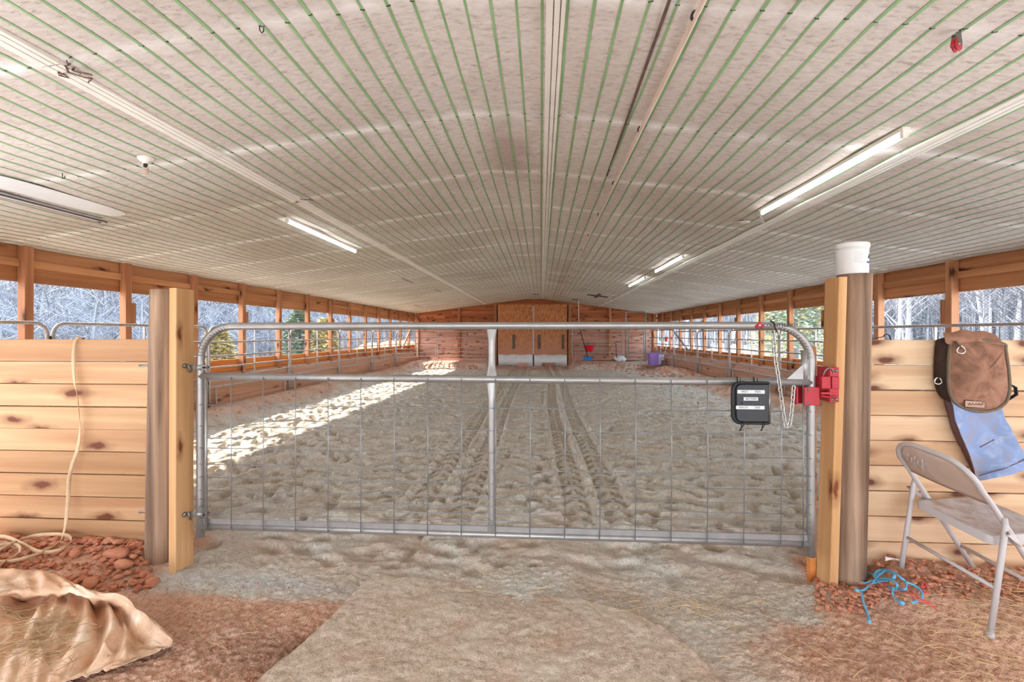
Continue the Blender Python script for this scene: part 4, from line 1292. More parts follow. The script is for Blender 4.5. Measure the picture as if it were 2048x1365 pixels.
for _ in range(620):
    px, py = random.uniform(1735, 2100), random.uniform(1105, 1200)
    q = gp(px, py, 0)
    if q.y > FY - .02: continue
    pts.append((q.x, q.y, q.z, random.choice((.005, .007, .01, .014, .02))))
for _ in range(220):
    px, py = random.uniform(1630, 1760), random.gauss(1190, 16)
    q = gp(px, py, 0); pts.append((q.x, q.y, q.z, random.choice((.006, .009, .013, .02))))
for _ in range(420):
    px, py = random.uniform(1500, 2060), random.uniform(1190, 1365)
    q = gp(px, py, 0); pts.append((q.x, q.y, q.z, random.choice((.002, .003, .004, .006))))
clods('clay_clods', 'crumbled red clay under the folding chair and beside the latch post', pts)
pts = []
for _ in range(260):
    x, y = random.gauss(4.1, .35), random.gauss(15.4, 1.2)
    if x < XR - .3: pts.append((x, y, zg(x, y), random.uniform(.02, .08)))
for _ in range(160):
    x, y = random.choice((random.uniform(-5.3, -2.4), random.uniform(1.6, 4.4))), random.gauss(18.5, .15); pts.append((x, y, zg(x, y), random.uniform(.02, .07)))
for _ in range(120):
    x, y = max(-5.35, random.gauss(-5.1, .15)), random.uniform(5, 18); pts.append((x, y, zg(x, y), random.uniform(.012, .035)))
clods('clay_clods', 'red clay lumps along the far wall and the far corner bank', pts, M['clod_dusty'])
for px, py, s_ in ((150, 1112, .05), (232, 1112, .07), (180, 1170, .055), (250, 1132, .06), (287, 1153, .04), (305, 1170, .05), (262, 1170, .022), (110, 1108, .04)):
    q = gp(px, py, 0); mb = MB(); v = VAR[random.randrange(8)] * s_ + np.array([q.x, q.y, q.z + s_ * .2])
    mb.add(v.tolist(), IF, True, random.random()); tag(mb.build('clay_lump', M['clod']), 'fist-sized lump of red clay by the foot of the hinge post', 'rock', 'clay lumps below the golden plank fence')

# rubber mat
Lp = [(330, 1560), (470, 1400), (520, 1358), (610, 1283), (655, 1242), (705, 1188), (748, 1142)]
Rp = [(1600, 1560), (1475, 1400), (1436, 1358), (1385, 1300), (1340, 1262), (1255, 1222), (1130, 1186)]
La = np.array([list(G(a, b, -.005)) for a, b in Lp]); Ra = np.array([list(G(a, b, -.005)) for a, b in Rp])
def res(A_, n):
    return np.array([list(v) for v in crpath([Vector(a) for a in A_], n)])
La, Ra = res(La, 26), res(Ra, 26)
tt = np.linspace(0, 1, 150)
A = La[:, None, :] * (1 - tt)[None, :, None] + Ra[:, None, :] * tt[None, :, None]
ed = np.minimum(tt, 1 - tt)
A[:, :, 2] = -.012 + .006 * vnoise(A[:, :, 0], A[:, :, 1], 6, 71) + .008 * vnoise(A[:, :, 0], A[:, :, 1], 18, 72) + .006 * vnoise(A[:, :, 0], A[:, :, 1], 42, 73)
fade = sst(.68, 1.0, np.linspace(0, 1, A.shape[0]))[:, None]
A[:, :, 2] -= fade * .035 * (.6 + vnoise(A[:, :, 0], A[:, :, 1], 4, 74))
mb = MB(); mb.grid(A); o = mb.build('rubber_mat', M['mat'], solid=.018); tag(o, 'sand-covered rubber mat with a curved edge lying before the gate', 'mat')

# ------------------------------------------------------------------ rope and twine
def rope(name, mat, r, paths, label, knots=()):
    mb = MB()
    for pp in paths:
        q = [gp(a, b, .012 + (c if len(e) > 2 else 0)) if True else None for e in pp for (a, b, c) in [tuple(e) + (0,) * (3 - len(e))]]
        mb.tube(crpath(q, 8), r, 7)
    for a, b, s_ in knots:
        q = gp(a, b, .015); v = IV * s_ + np.array(q[:]); mb.add(v.tolist(), IF, True)
    o = mb.build(name, mat); tag(o, label, 'rope'); return o
bl = [[(1720, 1145), (1735, 1147), (1752, 1150), (1765, 1143, .01), (1785, 1146, .02), (1788, 1155, .02), (1770, 1162, .01), (1745, 1168), (1728, 1180), (1714, 1182)],
      [(1714, 1182), (1722, 1185), (1727, 1205), (1734, 1225), (1739, 1247)],
      [(1745, 1168), (1760, 1150, .02), (1775, 1141, .02), (1788, 1150, .02), (1785, 1160, .01), (1760, 1163, .01), (1750, 1155, .02), (1752, 1145, .02), (1765, 1140, .02), (1785, 1144, .02), (1800, 1155, .015), (1811, 1165), (1810, 1180), (1790, 1178), (1785, 1185), (1790, 1198), (1802, 1207)],
      [(1728, 1160), (1720, 1163), (1730, 1167), (1752, 1160, .01), (1775, 1158, .02), (1793, 1168, .01), (1792, 1178), (1778, 1175)],
      [(1811, 1165), (1830, 1172), (1843, 1185), (1842, 1198), (1824, 1206)]]
rope('blue_twine', M['ropeblue'], .0052, bl, 'tangled light blue twine lying on the clay beside the round post', ((1714, 1182, .012), (1804, 1207, .012), (1739, 1244, .009), (1722, 1146, .009), (1788, 1178, .009)))
rd = [[(1845, 1165), (1850, 1172), (1843, 1176), (1848, 1165, .01), (1855, 1180), (1850, 1188), (1845, 1178)], [(1812, 1170), (1822, 1180), (1835, 1195), (1855, 1205), (1872, 1215)], [(1790, 1186), (1815, 1185), (1835, 1200), (1860, 1210), (1875, 1222)], [(1762, 1165), (1772, 1170), (1768, 1163)]]
rope('red_twine', M['ropered'], .0035, rd, 'thin faded red twine tangled beside the blue twine')
q = gp(1790, 1127, .01)
mb = MB(); mb.add([q + Vector(v) for v in ((-.05, 0, .01), (-.01, -.01, .03), (.03, -.005, .008), (.05, .015, .012), (.0, .02, .006), (-.04, .018, .026))], [(0, 1, 4, 5), (1, 2, 3, 4)]); tag(mb.build('paper_scrap', M['whiteplastic'], solid=.001), 'scrap of white paper on the clay behind the blue twine', 'paper')

# ------------------------------------------------------------------ folding chair
chA = Vector((1.995, 2.60, 0)); chB = Vector((2.06, 2.29, 0))
W = .385
org = (chA + chB) / 2
yl = (chA - chB).normalized(); xl = Vector((yl.y, -yl.x, 0))
zA, zB = .085, .035
def C3(x, y, z): return org + xl * x + yl * y + Vector((0, 0, z + (zA + zB) / 2 + (zA - zB) * y / .36))
fc = thing('folding_chair', 'beige steel folding chair standing on the clay by the pale fence', 'chair', tuple(C3(.2, 0, 0)))
RT = .0125
hw = W / 2
def arc_frame():
    pts = []
    side = [(.47, .0), (.33, .19), (.20, .37), (.09, .52), (.035, .595), (-.02, .66)]
    top = .775; rr = .13
    pts += [C3(x, -hw, z) for x, z in side]
    for a in np.linspace(.15, PI / 2, 8): pts.append(C3(-.02 - .055 * math.sin(a), -hw + rr - rr * math.cos(a), .66 + (top - .66) * math.sin(a)))
    for a in np.linspace(PI / 2, PI - .15, 8): pts.append(C3(-.02 - .055 * math.sin(a), hw - rr - rr * math.cos(a), .66 + (top - .66) * math.sin(a)))
    pts += [C3(x, hw, z) for x, z in reversed(side)]
    return pts
mb = MB(); af = arc_frame(); mb.tube(af, RT, 12); mb.build('front_frame', M['chairpaint'], fc)
# back panel
def bpt(s_, t_):                                    # s across, t up
    z = .585 + .175 * t_
    wv = hw - .006 if z < .68 else (hw - .13) + .124 * math.sqrt(max(0, 1 - ((z - .66) / .115) ** 2))
    y = s_ * wv
    x = .042 - (z - .585) * .70 if z < .66 else -.012 - (z - .66) * .5
    return C3(x - .012 * (1 - s_ * s_), y, z)
A = np.array([[bpt(s_, t_)[:] for s_ in np.linspace(-1, 1, 17)] for t_ in np.linspace(0, 1, 9)])
mb = MB(); mb.grid(A); bp = mb.build('back_panel', cloth('chair_back_enamel', S(172, 150, 134), S(190, 168, 152), S(196, 180, 170), 5), fc, solid=.006)
mb = MB()
for k in range(9):
    s0 = .15 + .07 * k; a, b = bpt(s0, .62 + .12 * math.sin(k * 2.1)), bpt(s0 + .05, .42 + .15 * math.cos(k * 1.7))
    n_ = -xl * .016
    mb.tube([a + n_, (a + b) / 2 + n_ + yl * .006, b + n_], .0022, 5)
mb.build('chalk_scribble', M['paleprint'], bp)
for s_ in (-1, 1):
    mb = MB(); mb.tube([C3(0, s_ * (hw + .018), -.005), C3(.05, s_ * (hw + .018), .28), C3(.085, s_ * (hw + .018), .49), C3(.088, s_ * (hw + .012), .535)], RT, 12); mb.build('rear_leg', M['chairpaint'], fc)
    mb = MB(); mb.beam(C3(.075, s_ * (hw + .034), .475), C3(.175, s_ * (hw + .02), .405), .004, .02); lk = mb.build('link_bar', M['chairpaint'], fc)
    for x, z in ((.075, .475), (.172, .407)):
        mb = MB(); q = C3(x, s_ * (hw + .037), z); v = IV * np.array([.007, .007, .007]) + np.array(q[:]); mb.add(v.tolist(), IF, True); mb.build('rivet', M['zinc'], lk)
mb = MB(); mb.tube([C3(.037, -hw - .018, .21), C3(.037, hw + .018, .21)], .009, 10); mb.build('rear_crossbar', M['chairpaint'], fc)
mb = MB(); mb.tube([C3(.36, -hw, .155), C3(.36, hw, .155)], .009, 10); mb.build('front_crossbar', M['chairpaint'], fc)
sw = hw - .016
outl = []
for cx, cy, r, a0 in ((.40, sw - .06, .06, 0), (.085, sw - .03, .03, PI / 2), (.085, -sw + .03, .03, PI), (.40, -sw + .06, .06, 1.5 * PI)):
    for k in range(7):
        a = a0 + PI / 2 * k / 6; outl.append((cx + r * math.cos(a), cy + r * math.sin(a)))
N = len(outl)
vs = []
cx_, cy_ = .24, 0
for sc_, z in ((1.0, .39), (1.0, .425), (.985, .432), (.93, .431), (.8, .428), (.5, .424), (.15, .422)):
    vs += [C3(cx_ + (x - cx_) * sc_, y * sc_, z) for x, y in outl]
fs = []
for i in range(6):
    for k in range(N): fs.append((i * N + k, i * N + (k + 1) % N, (i + 1) * N + (k + 1) % N, (i + 1) * N + k))
fs.append(tuple(6 * N + k for k in range(N)))
t = NT('seat_enamel_with_dirt'); o_ = t.obj()
dirt = t.ramp(t.noise(o_, 9, 6, .7), [(.42, (0, 0, 0)), (.62, (.85, .85, .85))])
gn = t.n.new('ShaderNodeNewGeometry'); sz_ = t.n.new('ShaderNodeSeparateXYZ'); t.link(gn.outputs['Normal'], sz_.inputs[0])
dirt = t.mix(1.0, dirt, t.ramp(sz_.outputs[2], [(.6, (0, 0, 0)), (.9, (1, 1, 1))]), 'MULTIPLY')
M['seat'] = t.done(t.mix(dirt, S(184, 176, 174), S(146, 116, 94)), .5, 0, .4)
mb = MB(); mb.add(vs, fs, True); mb.build('seat', M['seat'], fc)
for s_ in (-1, 1):
    mb = MB(); mb.lathe([(0, -.012), (.016, -.01), (.017, .014), (0, .014)], C3(0, s_ * (hw + .018), .0), 12); mb.build('rubber_foot', M['chairpaint'], fc)

# ------------------------------------------------------------------ brown bag over the fence
bg = thing('canvas_bag', 'brown canvas saddle bag with dark binding hung over the pale fence', 'bag', tuple(P(1955, 760, FY)))
fr = [(1900, 688), (1897, 715), (1896, 745), (1897, 775), (1904, 797), (1918, 811), (1938, 819), (1960, 823), (1985, 820), (2003, 811), (2014, 795), (2017, 770), (2014, 735), (2009, 700), (2008, 690), (1985, 684), (1950, 680), (1920, 682)]
BD = .08
frw = [P(a, b, FY - BD) for a, b in fr]
cen = sum(frw, Vector()) / len(frw)
frw = crpath(frw + [frw[0]], 3)[:-1]
n = len(frw)
def ringz(sc, off, wr=0): return [cen + (p - cen) * sc + Vector((0, off + wr * math.sin(i * 1.7) , 0)) for i, p in enumerate(frw)]
back = [Vector((p.x - .02 + (.03 if p.x > cen.x else 0), FY - .012, p.z + .02)) for p in frw]
mid = [(a * .5 + b * .5) + Vector((-.012, 0, .0)) for a, b in zip(frw, back)]
mb = MB(); vs = back + mid + frw
fs = [(i * n + k, i * n + (k + 1) % n, (i + 1) * n + (k + 1) % n, (i + 1) * n + k) for i in range(2) for k in range(n)] + [tuple(reversed(range(n)))]
mb.add(vs, fs, True); mb.build('gusset', M['canvasdark'], bg)
mb = MB(); rings = [ringz(1, 0), ringz(.9, -.012, .002), ringz(.72, -.022, .004), ringz(.45, -.026, .004), ringz(.18, -.024, .001)]
vs = sum(rings, []); fs = [(i * n + k, i * n + (k + 1) % n, (i + 1) * n + (k + 1) % n, (i + 1) * n + k) for i in range(4) for k in range(n)] + [tuple(4 * n + k for k in range(n))]
mb.add(vs, fs, True); mb.build('front_panel', M['canvas'], bg)
mb = MB(); mb.tube(ringz(1.01, -.004), .0085, 8, closed=True); mb.build('binding', M['binding'], bg)
# crumpled flap over the top
tp = [[(1888, 684), (1897, 690), (1920, 686), (1950, 684), (1985, 688), (2007, 693)],
      [(1887, 676), (1900, 676), (1922, 673), (1950, 675), (1982, 680), (2007, 690)],
      [(1886, 668), (1905, 666), (1927, 660), (1947, 665), (1968, 664), (1990, 671)],
      [(1887, 667), (1908, 666), (1930, 664), (1950, 668), (1970, 664), (1988, 672)],
      [(1890, 672), (1910, 674), (1930, 672), (1950, 674), (1970, 672), (1985, 680)]]
dep = [BD + .012, BD + .008, BD - .02, .03, -.07]
C = np.array([[list(P(a, b, FY - d_)) for a, b in r] for r, d_ in zip(tp, dep)])
A = crgrid(C, 8, 8); A[:, :, 1] += .02 * vnoise(A[:, :, 0], A[:, :, 2], 16, 91); A[:, :, 2] += .006 * vnoise(A[:, :, 0], A[:, :, 1], 13, 92)
mb = MB(); mb.grid(A); mb.build('flap', M['canvas'], bg, solid=.004)
a, b = P(1910, 683, FY - BD - .03), P(1921, 697, FY - BD - .03)
mb = MB(); mb.tube([a, (a + b) / 2 + Vector((0, -.006, 0)), b], .014, 8, flat=.4); mb.build('strap_tab', M['binding'], bg)
def dring(px, py, r, name, off):
    c = P(px, py, FY - off); mb = MB(); mb.tube([c + Vector((r * math.cos(a), .004 * math.sin(a * 2), r * math.sin(a))) for a in np.linspace(0, 2 * PI, 18, endpoint=False)], .0035, 8, closed=True); mb.build(name, M['chrome'], bg)
dring(1922, 700, .021, 'buckle_ring', BD + .035); dring(1876, 762, .019, 'buckle_ring', .06)
a, b = P(1930, 801, FY - BD - .022), P(1969, 817, FY - BD - .022)
mb = MB(); mb.add([a, Vector((b.x, a.y, a.z - .006)), Vector((b.x, b.y, b.z)), Vector((a.x, b.y, b.z + .006))], [(0, 1, 2, 3)]); lb = mb.build('sewn_label', M['patch'], bg, solid=.002)
mb = MB(); mb.tube([a, Vector((b.x, a.y, a.z - .006)), Vector((b.x, b.y, b.z)), Vector((a.x, b.y, b.z + .006))], .0022, 6, closed=True)
for k in range(5):
    q = a + (b - a) * (.15 + .16 * k); mb.tube([Vector((q.x, a.y - .002, (a.z + b.z) / 2 - .006)), Vector((q.x + .008, a.y - .002, (a.z + b.z) / 2 + .006)), Vector((q.x + .013, a.y - .002, (a.z + b.z) / 2 - .004))], .0012, 5)
mb.build('label_border', M['ink'], lb)
q = P(2027, 782, FY - .07)
mb = MB(); mb.tube([q + Vector((-.03, 0, .04)), q + Vector((.0, -.01, .02)), q + Vector((.005, -.01, -.02)), q + Vector((-.03, 0, -.05))], .016, 8, flat=.35); mb.build('side_tab', M['blackrubber'], bg)

# blue cloth below the bag
rows = [[(1893, 770), (1925, 800), (1960, 805), (2000, 800)], [(1905, 815), (1930, 825), (1968, 830), (2006, 822)], [(1918, 860), (1942, 868), (1985, 866), (2022, 858)], [(1935, 905), (1955, 908), (2000, 904), (2040, 893)], [(1946, 938), (1958, 948), (2005, 938), (2058, 920)], [(1948, 958), (1962, 962), (2010, 952), (2070, 934)]]
dp = [.05, .06, .055, .05, .055, .06]
C = np.array([[list(P(a, b, FY - d_ - .018 * math.sin(i * 1.6 + j))) for i, (a, b) in enumerate(r)] for j, (r, d_) in enumerate(zip(rows, dp))])
A = crgrid(C, 8, 10); A[:, :, 1] += .012 * vnoise(A[:, :, 0], A[:, :, 2], 14, 81) + .008 * vnoise(A[:, :, 0] + A[:, :, 2], A[:, :, 2] * .3, 30, 82)
bc = thing('blue_cloth', 'faded blue cloth hanging from under the brown bag', 'cloth', tuple(P(1975, 870, FY)))
mb = MB(); mb.grid(A); mb.build('cloth_panel', M['bluecloth'], bc, solid=.004)
er = [[(1880, 770), (1893, 770)], [(1893, 815), (1907, 818)], [(1905, 860), (1920, 862)], [(1927, 905), (1937, 906)], [(1942, 938), (1948, 940)], [(1945, 952), (1950, 958)]]
C = np.array([[list(P(a, b, FY - (.015 if i == 0 else .06))) for i, (a, b) in enumerate(r)] for r in er])
mb = MB(); mb.grid(crgrid(C, 6, 4)); mb.build('cloth_reverse', M['clothback'], bc, solid=.004)
a, b = P(1958, 952, FY - .075), P(2055, 918, FY - .075)
mb = MB(); mb.tube([a, (a * .5 + b * .5) + Vector((0, 0, -.01)), b], .003, 6); mb.tube([P(1960, 895, FY - .075), P(1988, 880, FY - .078)], .003, 6); mb.build('seam_cord', M['clothback'], bc)

# ------------------------------------------------------------------ corral panels
def panel(p0, p1, label, mat=None, z0=.2, ztop_=1.55, zs=(1.30, 1.06, .87, .70, .54), mid=.5, legs=(True, True), group='corral panels', name='corral_panel', r=.0185):
    mat = mat or M['panelsteel']
    p0, p1 = Vector((*p0, 0)), Vector((*p1, 0)); d = p1 - p0; L = d.length; d.normalize()
    pr = thing(name, label, 'panel', ((p0 + p1) / 2)[:2] + (z0,), group)
    at = lambda s_, z: p0 + d * s_ + Vector((0, 0, z))
    e = .03; R_ = .13
    pts = [at(e, z0)] + [at(e, z) for z in (.6, 1.0, ztop_ - R_)]
    pts += [at(e + R_ - R_ * math.cos(a), ztop_ - R_ + R_ * math.sin(a)) for a in np.linspace(.2, PI / 2, 6)]
    pts += [at(L - e - R_ + R_ * math.sin(a), ztop_ - R_ + R_ * math.cos(a)) for a in np.linspace(0, PI / 2 - .2, 6)]
    pts += [at(L - e, z) for z in (ztop_ - R_, 1.0, .6)] + [at(L - e, z0)]
    mb = MB(); mb.tube(pts, r, 8); mb.build('frame', mat, pr)
    for z in zs:
        mb = MB(); mb.tube([at(e, z), at(L * .3, z - .006), at(L * .7, z + .004), at(L - e, z)], r * .82, 7); mb.build('rail', mat, pr)
    mb = MB(); mb.beam(at(L * mid, zs[-1] - .01), at(L * mid, ztop_), .03, .012, up=d); mb.build('upright', mat, pr)
    for s_, on in ((e, legs[0]), (L - e, legs[1])):
        if not on: continue
        sg = 1 if s_ < L / 2 else -1
        pts = [at(s_ + sg * .16, zs[-1])] + [at(s_ + sg * .16, z0 + .06)] + [at(s_ + sg * (.08 + .08 * math.cos(a)), z0 + .06 - .06 * math.sin(a)) for a in np.linspace(.4, PI - .2, 7)]
        mb = MB(); mb.tube(pts, r * .8, 7); mb.build('foot_loop', mat, pr)
    for z in (1.38, .62):
        mb = MB(); q = at(0, z); mb.tube([q - Vector((0, 0, .025)), q + Vector((0, 0, .025))], .013, 7); mb.build('joining_pin', M['darkmetal'], pr)
    return pr
ysL = [2.32, 4.75, 7.17, 9.62, 12.06, 14.48, 16.9]
for i in range(6):
    panel((-5.48, ysL[i]), (-5.48, ysL[i + 1]), 'dusty tube corral panel along the hay-side long wall, %s from the gate' % ORD[i])
panel((-5.48, 16.92), (-4.45, 19.12), 'dusty tube corral panel set diagonally across the far corner on the hay side')
panel((-4.42, 19.16), (-2.0, 19.36), 'dusty tube corral panel standing along the far wall on the hay side of the doors')
ysR = [2.3, 4.72, 7.16, 9.62, 12.09, 14.5, 16.94]
for i in range(6):
    panel((4.86, ysR[i]), (4.86, ysR[i + 1]), 'dusty tube corral panel along the bag-side long wall, %s from the gate' % ORD[i], ztop_=1.53)
panel((4.84, 16.97), (4.53, 19.36), 'dusty tube corral panel beside the purple tub, closing the far corner', z0=.25, ztop_=1.6)
panel((1.28, 19.42), (3.46, 19.42), 'tube corral panel behind the red bucket along the far wall', z0=.28, ztop_=1.66, zs=(1.42, 1.2, 1.0, .82, .66))
# bow gate
bgt = thing('walk_gate', 'narrow blue-green tube gate in a tall bow frame by the purple tub', 'gate', (3.95, 19.3, .28))
mb = MB()
xA, xB = 3.55, 4.37
mb.tube([(xA, 19.36, .28), (xA, 19.36, 2.32), (xA + .06, 19.36, 2.38), (xB - .06, 19.36, 2.38), (xB, 19.36, 2.32), (xB, 19.36, .28)], .022, 8); mb.tube([(xA, 19.36, .3), (xB, 19.36, .3)], .02, 8); mb.build('bow_frame', M['greensteel'], bgt)
xA, xB = 3.65, 4.29
mb = MB(); mb.tube([(xA, 19.3, .4), (xA, 19.3, 1.56), (xA + .1, 19.3, 1.66), (xB - .1, 19.3, 1.66), (xB, 19.3, 1.56), (xB, 19.3, .4)], .02, 8); mb.build('leaf_frame', M['greensteel'], bgt)
for z in (.5, .68, .88, 1.08, 1.36):
    mb = MB(); mb.tube([(xA, 19.3, z - .02), (xB, 19.3, z + .02)], .018, 8); mb.build('rail', M['galv'], bgt)

# ------------------------------------------------------------------ far small things
c = P(1179, 698, 19.25)
rb = thing('red_bucket', 'bright red rubber bucket hooked on the far corral panel', 'bucket', tuple(c))
mb = MB(); mb.lathe([(0, -.13), (.12, -.13), (.13, -.12), (.175, .13), (.19, .14), (.185, .15), (.165, .14), (.12, -.11), (0, -.11)], c, 24); mb.build('body', M['redbucket'], rb)
mb = MB(); mb.tube([c + Vector((.18 * math.cos(a), .0, .14 + .05 * math.sin(a))) for a in np.linspace(0, PI, 10)], .006, 6); mb.build('handle', M['zinc'], rb)
c = G(1176, 723, .25); c = P(1176, 721, 19.1)
sc_ = thing('manure_scoop', 'blue scoop with a long dark handle leaning at the far wall', 'scoop', tuple(c))
mb = MB(); w2 = .17
vs = [c + Vector(v) for v in ((-w2, -.12, 0), (w2, -.12, 0), (w2, .1, 0), (-w2, .1, 0), (-w2, -.14, .02), (w2, -.14, .02), (w2 * 1.05, .12, .17), (-w2 * 1.05, .12, .17), (-w2, -.1, .12), (w2, -.1, .12))]
mb.add(vs, [(0, 1, 2, 3), (3, 2, 6, 7), (0, 3, 7, 8), (1, 9, 6, 2), (0, 8, 9, 1)]); mb.build('pan', M['bluescoop'], sc_, solid=.012)
h = P(1158, 652, 19.36)
mb = MB(); mb.tube([c + Vector((0, .08, .12)), h], .016, 8); mb.build('handle', M['darkmetal'], sc_)
a = P(1157, 607, 18.9)
mb = MB(); mb.tube([(a.x, 18.9, ceil_z(a.x)), (a.x + .005, 18.9, 2.3), (a.x + .02, 18.9, 1.75)], .022, 8); tag(mb.build('hanging_pole', M['pipe']), 'pale slim pole hanging from the ceiling near the barn doors', 'pole')
c = P(1312, 730, 18.3)
tb = thing('storage_tub', 'purple plastic tub with a pale lilac side on the far clay bank', 'tub', tuple(c))
def tubbox(mb, xa, xb, ya, yb, h, top):
    vs = [(xa, ya, 0), (xb, ya, 0), (xb, yb, 0), (xa, yb, 0), (xa - top, ya - top, h), (xb + top, ya - top, h), (xb + top, yb + top, h), (xa - top, yb + top, h)]
    mb.add([c + Vector(v) for v in vs], [(3, 2, 1, 0), (0, 1, 5, 4), (1, 2, 6, 5), (2, 3, 7, 6), (3, 0, 4, 7)])
mb = MB(); tubbox(mb, -.26, .26, -.2, .2, .44, .03); mb.build('body', M['purple'], tb, solid=.012)
mb = MB()
mb.tube([c + Vector(v) for v in ((-.29, -.23, .44), (.29, -.23, .44), (.29, .23, .44), (-.29, .23, .44))], .014, 6, closed=True); mb.build('rim', M['purple'], tb)
mb = MB(); mb.add([c + Vector(v) for v in ((.04, -.212, .02), (.255, -.212, .02), (.28, -.236, .42), (.05, -.236, .42))], [(0, 1, 2, 3)]); mb.build('pale_side', M['lilac'], tb, solid=.006)
c = P(1240, 718, 19.15)
fsk = MB(); v = IV * np.array([.26, .16, .14]); v += .03 * np.sin(v[:, [1, 2, 0]] * 23); fsk.add((v + np.array(c[:])).tolist(), IF, True)
tag(fsk.build('feed_sack', M['feedsack']), 'crumpled white sack lying below the far corral panel', 'sack')
mb = MB(); a, b = P(1233, 722, 19.05), P(1232, 688, 19.05); mb.tube([a, b, b + Vector((-.06, 0, .06)), b + Vector((.05, 0, .09)), b + Vector((.16, 0, .07))], .014, 7); tag(mb.build('lead_stake', M['darkmetal']), 'thin dark stake with a curled top beside the white sack', 'stake')
a, b = P(1327, 734, 17.9), P(1336, 673, 18.0)
br = thing('broom', 'pale-handled broom leaning in the corner behind the purple tub', 'broom', tuple(a))
mb = MB(); mb.tube([a + Vector((0, 0, .2)), b], .018, 8); mb.build('handle', M['handlewood'], br)
mb = MB(); mb.add([a + Vector(v) for v in ((-.12, -.04, 0), (.12, -.04, 0), (.12, .04, 0), (-.12, .04, 0), (-.05, -.02, .26), (.05, -.02, .26), (.05, .02, .26), (-.05, .02, .26))], [(3, 2, 1, 0), (4, 5, 6, 7), (0, 1, 5, 4), (1, 2, 6, 5), (2, 3, 7, 6), (3, 0, 4, 7)]); mb.build('bristles', M['cobweb'], br)
def rag(px0, py0, px1, py1, Y, mat, label):
    a, b = P(px0, py0, Y), P(px1, py1, Y)
    A = np.array([[(a.x + (b.x - a.x) * s_, Y + .03 * math.sin(s_ * 7 + t_ * 2), a.z + (b.z - a.z) * t_ - .03 * math.sin(s_ * 3)) for s_ in np.linspace(0, 1, 10)] for t_ in np.linspace(0, 1, 10)])
    mb = MB(); mb.grid(A); tag(mb.build('hanging_rag', mat, solid=.006), label, 'cloth')
rag(1330, 673, 1337, 683, 18.75, M['redbucket'], 'small red rag hung on the panel in the far corner')
rag(1319, 672, 1329, 681, 18.8, M['greensteel'], 'small pale green rag hung beside the red rag')
# black strap loop resting on the pale fence
q = P(1762, 681, FY + .02)
mb = MB(); mb.tube(crpath([q + Vector(v) for v in ((-.07, 0, .0), (-.02, 0, .015), (.01, 0, .02), (.025, 0, .035), (.045, .0, .03), (.055, 0, .0))], 5), .005, 7, flat=.5); tag(mb.build('halter_strap', M['blackrubber']), 'short black strap loop resting on the pale fence top', 'strap')

# ------------------------------------------------------------------ woods outside
def bare_tree(seed, H, twigs=2):
    r = random.Random(seed); mb = MB()
    def br(p, d, L, rad, lev):
        n = 4 if lev == 0 else 3
        pts, rs = [p], [rad]
        for i in range(n):
            d = (d + Vector((r.uniform(-1, 1), r.uniform(-1, 1), r.uniform(-.3, .5))) * (.07 if lev == 0 else .18)).normalized()
            p = p + d * L / n; pts.append(p); rs.append(max(.006, rad * (1 - .8 * (i + 1) / n)))
        mb.tube(pts, rs, 5 if lev == 0 else 3, cap=False)
        if lev >= twigs + 1: return
        k = 17 if lev == 0 else (6 if lev == 1 else 4)
        for j in range(k):
            f = (.22 + .78 * (j + r.random()) / k) if lev == 0 else r.uniform(.25, 1)
            q = f * n; i = min(int(q), n - 1); b = pts[i].lerp(pts[i + 1], q - i)
            az = r.uniform(0, 2 * PI); up = r.uniform(.25, 1.1)
            dd = (Vector((math.cos(az), math.sin(az), up)) + d * .4).normalized()
            br(b, dd, L * (.36 if lev == 0 else .5) * (1.15 - .6 * f if lev == 0 else 1) * r.uniform(.7, 1.2), max(.008, rad * (.34 if lev == 0 else .5)), lev + 1)
    br(Vector((0, 0, 0)), Vector((0, 0, 1)), H, H * .0115, 0)
    return mb
protos = []
for i, (H, mt) in enumerate(((11, 'bark'), (12.5, 'barkpale'), (10, 'barkdark'), (13, 'bark'), (9, 'barkpale'), (11.5, 'barkdark'))):
    mb = bare_tree(100 + i, H); o = mb.build('bare_tree', M[mt]); protos.append(o)
used = set()
def put_tree(x, y, k, s_, label, group):
    src = protos[k]
    if k in used: o = src.copy(); COL.objects.link(o)
    else: o = src; used.add(k)
    o.location = (x, y, -.35); o.rotation_euler = (0, 0, random.uniform(0, 2 * PI)); o.scale = (s_, s_, s_)
    tag(o, label, 'tree', group)
random.seed(21)
LG = ('bare winter tree in the woods beyond the hay-side wall openings', 'bare trees beyond the hay-side wall')
RG = ('bare winter tree in the woods beyond the bag-side wall openings', 'bare trees beyond the bag-side wall')
for i in range(120):          # hay side: fan of directions through the openings
    ang = random.uniform(math.radians(14), math.radians(64)); R_ = random.uniform(38, 100)
    put_tree(-R_ * math.sin(ang), R_ * math.cos(ang), random.randrange(6), random.uniform(.75, 1.1), *LG)
for i in range(100):
    ang = random.uniform(math.radians(13), math.radians(60)); R_ = random.uniform(26, 62)
    put_tree(R_ * math.sin(ang), R_ * math.cos(ang), random.randrange(6), random.uniform(.65, 1.0), *RG)
HL = (30, 140, 9.0); HR = (36, 100, 5.5)
